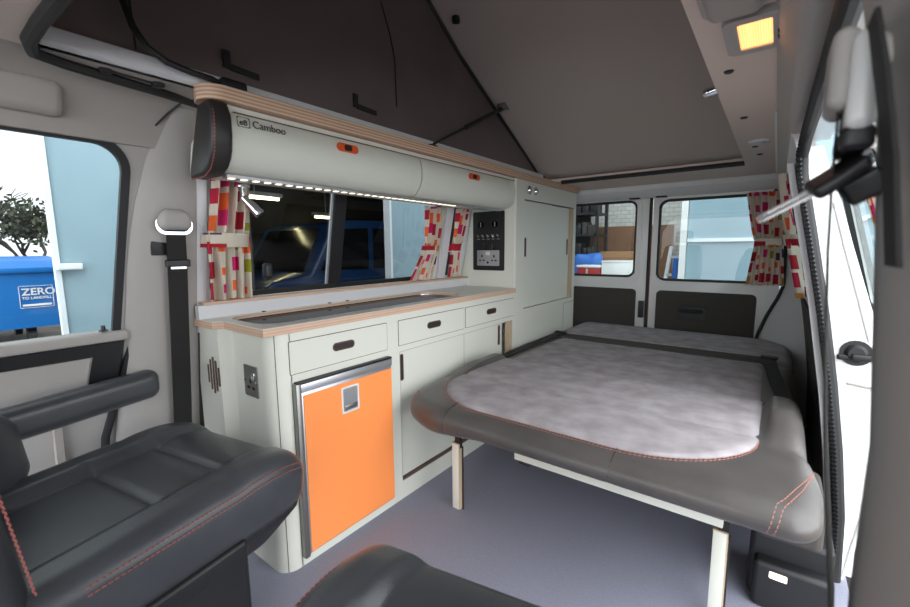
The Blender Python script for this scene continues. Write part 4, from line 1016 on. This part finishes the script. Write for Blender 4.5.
# guide: two grey shells
mb = MB(); mb.rbox(.024, .042, .475, .535, 1.110, 1.174, .009, (3, 4, 6), lambda p: (p[0]+.12*(1.137-p[2])*0+.0, p[1], p[2])); g = mb.build('guide_cover', 'trim', sb)
mb = MB(); mb.rbox(.036, .055, .465, .525, 1.090, 1.166, .009, (3, 4, 6)); mb.build('guide_cap', 'white', g)
mb = MB(); mb.rbox(.046, .066, .47, .52, 1.135, 1.162, .009, (3, 3, 3)); mb.build('guide_bolt', 'trim', g)
mb = MB(); mb.rbox(.034, .056, .47, .53, 1.075, 1.095, .006, (3, 3, 2)); mb.build('guide_slot', 'black', g)
# tongue: chrome plate with slot, black grip
A = Vector((-.0165, .5, 1.0225)); B_ = Vector((.024, .5, 1.047)); u = (B_-A); L = u.length; u.normalize(); up = Vector((-u.z, 0, u.x)); nn = Vector((0, 1, 0))
def mt(p, q, w): 
    d = u*p+(up*.28+nn*.96)*q+(up*.96-nn*.28)*w
    return A+d
mb = MB(); mb.ring(lambda p, q, w: mt(p, q, w), (0, L+.004, -.013, .013, .006), .0065, .0022); tg = mb.build('tongue', 'bright', sb, angle=60)
mb = MB(); mb.rbox(0, .042, -.022, .022, -.004, .008, .005, (5, 4, 2), lambda p: tuple(mt(L-.004+p[0], p[1], p[2]+p[0]*p[0]*3))); mb.build('tongue_grip', 'black', tg)
mb = MB(); mb.rbox(.017, .045, -.014, .014, -.024, -.002, .004, (3, 3, 3), lambda p: tuple(mt(L-.004+p[0], p[1], p[2]))); mb.build('tongue_back', 'black', tg)
# second strand on the pillar
st2 = tag(MB().loft and (lambda m: (m.loft([[(bx(z)-.006+o, .47-(1.15-z)*.25, z), (bx(z)-.006+o, .43-(1.15-z)*.25, z), (bx(z)-.003+o, .43-(1.15-z)*.25, z), (bx(z)-.003+o, .47-(1.15-z)*.25, z)] for z, o in ((1.165, .0), (1.12, 0), (1.06, 0), (1.01, 0), (.985, 0))]), m)[1])(MB()).build('belt_strand', 'belt'), 'short dark belt strand lying flat on the right door pillar', 'seat belt')

# ================================================================== OUTSIDE
GZ = -.5
o = MB().box(-18, 12, -6, 16, GZ-.1, GZ).build('ground', 'concrete'); struct(o, 'concrete yard around the camper')
# pale blue workshop door leaf left
wl = thing('workshop_door', (-3.0, .6, GZ), 'pale blue workshop door leaf standing open outside the cab window', 'door')
mb = MB(); mb.box(-3.03, -3.0, .515, 1.45, GZ+.02, 3.2); mb.build('leaf', 'blueleaf', wl)
mb = MB(); mb.box(-3.034, -2.99, .492, .515, GZ+.02, 3.2); mb.build('edge_frame', 'paleedge', wl)
mb = MB(); mb.rbox(-2.985, -2.955, .495, .60, .90, .935, .008, (2, 3, 2)); mb.build('latch', 'paleedge', wl)
# workshop shell
mb = MB()
mb.box(-8.1, -8.0, 1.45, 8.2, GZ, 3.2); mb.box(-8, -3.0, 1.45, 1.55, GZ, 3.2); mb.box(-8, -3.0, 8.1, 8.2, GZ, 3.2); mb.box(-8.1, -2.95, 1.45, 8.2, 3.2, 3.3)
mb.box(-3.1, -3.0, 4.2, 8.2, GZ, 3.2)
struct(mb.build('wall_workshop', 'garage'), 'dim workshop seen through the kitchen window')
wl2 = thing('workshop_door', (-3.0, 3.2, GZ), 'pale grey workshop door leaf seen past the far kitchen curtain', 'door')
mb = MB(); mb.box(-3.06, -3.0, 2.93, 3.75, GZ+.02, 3.18); mb.build('leaf', 'blueleaf', wl2)
mb = MB(); mb.box(-3.07, -2.985, 2.905, 2.93, GZ+.02, 3.18); mb.build('edge_frame', 'paleedge', wl2)
for (x, y0, y1, z, w) in ((-6.5, 3.05, 3.85, 1.80, 'long tube near the first curtain'), (-7.2, 5.0, 5.5, 1.62, 'shorter tube above the parked car')):
    t = thing('tube_lamp', (x, (y0+y1)/2, z), 'lit fluorescent lamp in the dark workshop, the '+w, 'tube lamp', 'workshop tube lamps')
    mb = MB(); mb.tube([(x, y0, z), (x, y1, z)], .02, 8); mb.build('tube', 'tube', t)
    mb = MB(); mb.box(x-.04, x+.04, y0-.05, y1+.05, z+.03, z+.09); mb.tube([(x, (y0+y1)/2, z+.09), (x, (y0+y1)/2, 3.2)], .01, 6); mb.build('batten', 'whitetrim', t)
# parked car/van in the workshop
car = thing('parked_van', (-5.2, 3.4, GZ), 'dark blue van parked in the dim workshop behind the kitchen window', 'van')
bodyc = [(2.5, GZ+.25), (2.5, .45), (2.75, .60), (3.25, .68), (3.62, 1.30), (3.9, 1.40), (4.6, 1.42), (6.2, 1.42), (6.35, .7), (6.35, GZ+.25)]
mb = MB(); mb.prism(bodyc, 'x', -6.6, -4.85, .05, 3); mb.build('body', 'carblue', car, angle=50)
mb = MB(); mb.prism([(3.42, .72), (3.70, 1.27), (4.25, 1.30), (4.25, .70)], 'x', -4.85, -4.835); mb.build('side_window', 'carglass', car)
mb = MB(); mb.prism([(4.35, .70), (4.35, 1.30), (5.4, 1.30), (5.4, .70)], 'x', -4.85, -4.835); mb.build('side_window', 'carglass', car)
mb = MB(); mb.loft([[(-6.45, 3.27, .70), (-5.0, 3.27, .70), (-5.08, 3.60, 1.27), (-6.38, 3.60, 1.27)], [(-6.45, 3.25, .71), (-5.0, 3.25, .71), (-5.08, 3.58, 1.28), (-6.38, 3.58, 1.28)]]); mb.build('windscreen', 'carglass', car)
for y in (3.1, 5.6):
    mb = MB(); mb.disc((-4.99, y, GZ+.32), (1, 0, 0), .32, .16, 28); w = mb.build('wheel', 'bindark', car)
    mb = MB(); mb.disc((-4.835, y, GZ+.32), (1, 0, 0), .2, .02, 20); mb.build('hub', 'silver', w)
mb = MB(); mb.ball((-4.95, 2.52, .36), .14, .06, .1, 8); mb.build('headlamp', 'silver', car)
mb = MB(); mb.ball((-4.72, 3.5, .80), .1, .06, .08, 8); mb.build('mirror', 'black', car)
# blue bin
bn = thing('wheelie_bin', (-9.8, 0, GZ), 'large blue wheeled waste bin outside the cab window', 'bin')
mb = MB(); mb.loft([[(-9.32, -1.7, -.2), (-9.32, 1.56, -.2), (-11.1, 1.56, -.2), (-11.1, -1.7, -.2)], [(-9.2, -1.95, .54), (-9.2, 1.61, .54), (-11.4, 1.61, .54), (-11.4, -1.95, .54)], [(-9.2, -1.95, .68), (-9.2, 1.61, .68), (-11.4, 1.61, .68), (-11.4, -1.95, .68)]]); bb = mb.build('body', 'binblue', bn, angle=30)
mb = MB(); mb.box(-11.5, -9.12, -2.05, 1.68, .667, .76, .025); mb.build('rim', 'binblue', bn)
mb = MB(); mb.prism([(-11.45, .76), (-9.18, .76), (-9.3, .85), (-10.3, .92), (-11.4, .85)], 'y', -2.0, 1.64, .02); mb.build('lid', 'binblue', bn, angle=40)
for x in (-9.6, -10.9):
    for y in (-1.3, 1.2):
        mb = MB(); mb.disc((x, y-.05, GZ+.13), (0, 1, 0), .13, .09, 18); mb.box(x-.03, x+.03, y-.06, y+.06, GZ+.13, -.19); mb.build('castor', 'bindark', bn)
bz = lambda v: -9.2-.12*(.54-v)/.74+.01
text('sign_lettering', 'ZERO', .15, lambda a, b, w: (bz(.32+b)+w, 1.10+a, .325+b), 'white', bn, .008, True)
text('sign_lettering', 'TO LANDFILL', .056, lambda a, b, w: (bz(.26)+w, 1.10+a, .258+b), 'white', bn, .008, True)
mb = MB(); mb.ring(lambda p, q, w: (bz(q)+w, p, q), (1.07, 1.46, .12, .47, .01), .008, .008, 1); mb.build('sign_frame', 'white', bn, angle=60)
mb = MB(); mb.box(bz(.18), bz(.18)+.008, 1.10, 1.43, .15, .18); mb.build('sign_bar', 'white', bn)
# tree
tr = thing('bare_tree', (-13.0, .9, GZ), 'dark leafy winter tree behind the blue bin', 'tree')
rnd = random.Random(3); mb = MB(); tips = []
def branch(p, d, L, r, dep):
    q = p+d*L
    mb.tube([p, p+d*L*.5+Vector((rnd.uniform(-.06, .06), rnd.uniform(-.06, .06), 0)), q], [r, r*.8, r*.6], 5)
    if dep == 0: tips.append(q); return
    for k in range(3 if dep > 1 else 4):
        nd = (d+Vector((rnd.uniform(-.7, .7), rnd.uniform(-.8, .8), rnd.uniform(-.25, .45)))).normalized()
        branch(q, nd, L*rnd.uniform(.62, .85), r*.6, dep-1)
branch(Vector((-13, .9, GZ)), Vector((0, .02, 1)), 1.0, .08, 4)
branch(Vector((-13.2, 1.8, GZ)), Vector((0, .1, 1)), .92, .08, 4)
branch(Vector((-13.0, -.1, GZ)), Vector((0, -.05, 1)), .85, .08, 4)
mb.build('branches', 'bark', tr)
mb = MB()
for t in tips:
    if t.z > 1.62+.35*rnd.random(): continue
    for k in range(20):
        c = t+Vector((rnd.gauss(0, .2), rnd.gauss(0, .22), rnd.gauss(0, .16))); a = Vector((rnd.gauss(0, 1), rnd.gauss(0, 1), rnd.gauss(0, 1))).normalized()*.06; b = a.orthogonal().normalized()*.035
        mb.poly([c-a, c+b, c+a, c-b])
fo = mb.build('foliage', 'leaf', tr, smooth=False); fo['kind'] = 'stuff'
# ---- behind the rear doors
mb = MB(); mb.box(-6, 3.5, 7.0, 7.1, GZ, 4.2); struct(mb.build('wall_yard', 'wbrick'), 'white painted brick wall behind the rear doors')
mb = MB(); mb.box(-2.42, -1.17, 6.6, 6.66, GZ, 1.30); fnc = tag(mb.build('board_fence', 'brownwall'), 'brown board screen behind the rear door windows', 'fence')
gd = thing('garage_door', (-.4, 5.55, GZ), 'pale blue grey panelled garage door seen through the right rear window', 'garage door')
mb = MB(); mb.box(-.83, 1.6, 5.55, 5.60, GZ+.02, 2.6); mb.build('panel', 'blueleaf', gd)
mb = MB(); mb.box(-.83, 1.6, 5.52, 5.56, 1.045, 1.085); mb.build('horizontal_rail', 'paleedge', gd)
mb = MB(); mb.box(-.90, -.835, 5.50, 5.60, GZ+.02, 2.6); mb.build('frame_post', 'white', gd)
# shelving left
sh = thing('storage_rack', (-2.3, 6.2, GZ), 'dark storage rack of clutter behind the left rear window', 'rack')
mb = MB()
for z in (-.1, .45, .85, 1.15, 1.45, 1.8): mb.box(-3.4, -2.02, 5.95, 6.4, z, z+.03)
for x in (-3.38, -2.75, -2.05): mb.box(x, x+.04, 5.95, 5.99, GZ, 2.2); mb.box(x, x+.04, 6.36, 6.4, GZ, 2.2)
mb.build('rack_frame', 'black', sh)
mb = MB(); mb.box(-3.4, -2.28, 6.41, 6.44, GZ, 2.2); mb.build('back_sheet', 'black', sh)
ORD = ['first', 'second', 'third', 'fourth', 'fifth']
for z, nm in ((.88, 'lower'), (1.18, 'middle'), (1.48, 'upper')):
    x = -2.36; k = 0
    while x < -2.14:
        w = rnd.uniform(.06, .10); h = rnd.uniform(.1, .22)
        m = rnd.choice(['black', 'carpet', 'black', 'bindark'])
        mb = MB(); mb.box(x, x+w, 6.02, 6.25, z+.0005, z+h, .006); mb.box(x+.01, x+w-.01, 6.015, 6.02, z+h*.3, z+h*.7)
        tag(mb.build('stored_box', m), ORD[k]+' small dark item from the left on the '+nm+' shelf of the dark storage rack', 'box', 'items on the storage rack')
        x += w+.02; k += 1
# boxes on a bench
bnch = thing('work_bench', (-1.75, 5.55, GZ), 'low bench carrying boxes behind the left rear window', 'bench')
mb = MB(); mb.box(-2.5, -1.33, 5.3, 5.85, .50, .55); mb.build('bench_top', 'wood', bnch)
for x in (-2.45, -1.42):
    for y in (5.34, 5.76):
        mb = MB(); mb.box(x, x+.05, y, y+.05, GZ, .50); mb.build('leg', 'wood', bnch)
c = thing('cool_box', (-1.9, 5.5, .55), 'red cool box with pale lid on the bench behind the rear window', 'cool box')
mb = MB(); mb.box(-2.06, -1.76, 5.36, 5.6, .551, .735, .012); mb.build('body', 'cooler', c); mb = MB(); mb.box(-2.07, -1.75, 5.35, 5.61, .735, .765, .01); mb.build('lid', 'white', c); mb = MB(); mb.box(-1.94, -1.92, 5.35, 5.36, .60, .72); mb.build('strap', 'wood', c)
c = thing('white_box', (-1.55, 5.5, .55), 'plain white box beside the red cool box', 'box')
mb = MB(); mb.box(-1.745, -1.40, 5.36, 5.7, .551, .82, .006); mb.build('carton', 'white', c); mb = MB(); mb.box(-1.75, -1.395, 5.355, 5.705, .80, .825, .003); mb.build('lid', 'white', c)
mb = MB(); mb.rbox(-2.28, -1.86, 5.62, 5.84, .55, .90, .1, (10, 6, 6), lambda p: (p[0]+.03*noise.noise((p[0]*9, p[1]*9, p[2]*9)), p[1], p[2]+.05*noise.noise((p[0]*7, p[1]*7, 3)))); tag(mb.build('blue_sack', 'bluebag', angle=80), 'crumpled blue sack behind the red cool box', 'sack')
mb = MB(); mb.box(-1.98, -1.55, 6.0, 6.3, GZ, .93, .004); mb.box(-1.99, -1.54, 5.995, 6.0, .80, .86); tag(mb.build('cardboard_carton', 'card'), 'tall brown cardboard carton behind the white box', 'carton')
ld = thing('step_ladder', (-1.0, 6.0, GZ), 'folding step ladder leaning by the garage door post', 'ladder')
mb = MB(); mb.loft([[(-1.22, 5.7, GZ), (-1.18, 5.7, GZ), (-1.18, 5.75, GZ), (-1.22, 5.75, GZ)], [(-1.07, 5.85, 1.0), (-1.03, 5.85, 1.0), (-1.03, 5.9, 1.0), (-1.07, 5.9, 1.0)]]); mb.build('stile', 'whitetrim', ld)
mb = MB(); mb.loft([[(-.95, 5.7, GZ), (-.91, 5.7, GZ), (-.91, 5.75, GZ), (-.95, 5.75, GZ)], [(-.92, 5.85, 1.0), (-.88, 5.85, 1.0), (-.88, 5.9, 1.0), (-.92, 5.9, 1.0)]]); mb.build('stile', 'whitetrim', ld)
for k in range(6):
    z = -.25+.22*k; x0 = -1.19+.14*(z+.5)/1.5
    mb = MB(); mb.box(x0, -.91, 5.70+.15*(z+.5)/1.5, 5.78+.15*(z+.5)/1.5, z, z+.03); mb.build('tread', 'silver', ld)
mb = MB(); mb.rbox(-.99, -.93, 5.6, 5.66, GZ, .86, .02, (2, 2, 4), lambda p: (p[0]+.04*(p[2]-.5), p[1], p[2])); tag(mb.build('blue_roll', 'bluebag'), 'blue upright roll standing against the step ladder', 'roll')

# ================================================================== LIGHT
w = bpy.data.worlds.new('world'); S.world = w; w.use_nodes = True
nt = w.node_tree; bg = nt.nodes['Background']
tcw = nt.nodes.new('ShaderNodeTexCoord'); dt = nt.nodes.new('ShaderNodeVectorMath'); dt.operation = 'DOT_PRODUCT'
dt.inputs[1].default_value = Vector((.72, -.5, .45)).normalized()
mr = nt.nodes.new('ShaderNodeMapRange'); mr.interpolation_type = 'SMOOTHSTEP'
mr.inputs['From Min'].default_value = 0.0; mr.inputs['From Max'].default_value = .95; mr.inputs['To Min'].default_value = WORLD; mr.inputs['To Max'].default_value = GLOW
nt.links.new(tcw.outputs['Generated'], dt.inputs[0]); nt.links.new(dt.outputs['Value'], mr.inputs['Value']); nt.links.new(mr.outputs[0], bg.inputs[1])
bg.inputs[0].default_value = (.93, .965, 1, 1)
S.cycles.max_bounces = 10; S.cycles.diffuse_bounces = 6; S.cycles.transparent_max_bounces = 12
for o in bpy.data.objects:
    if '_o' in o: del o['_o']
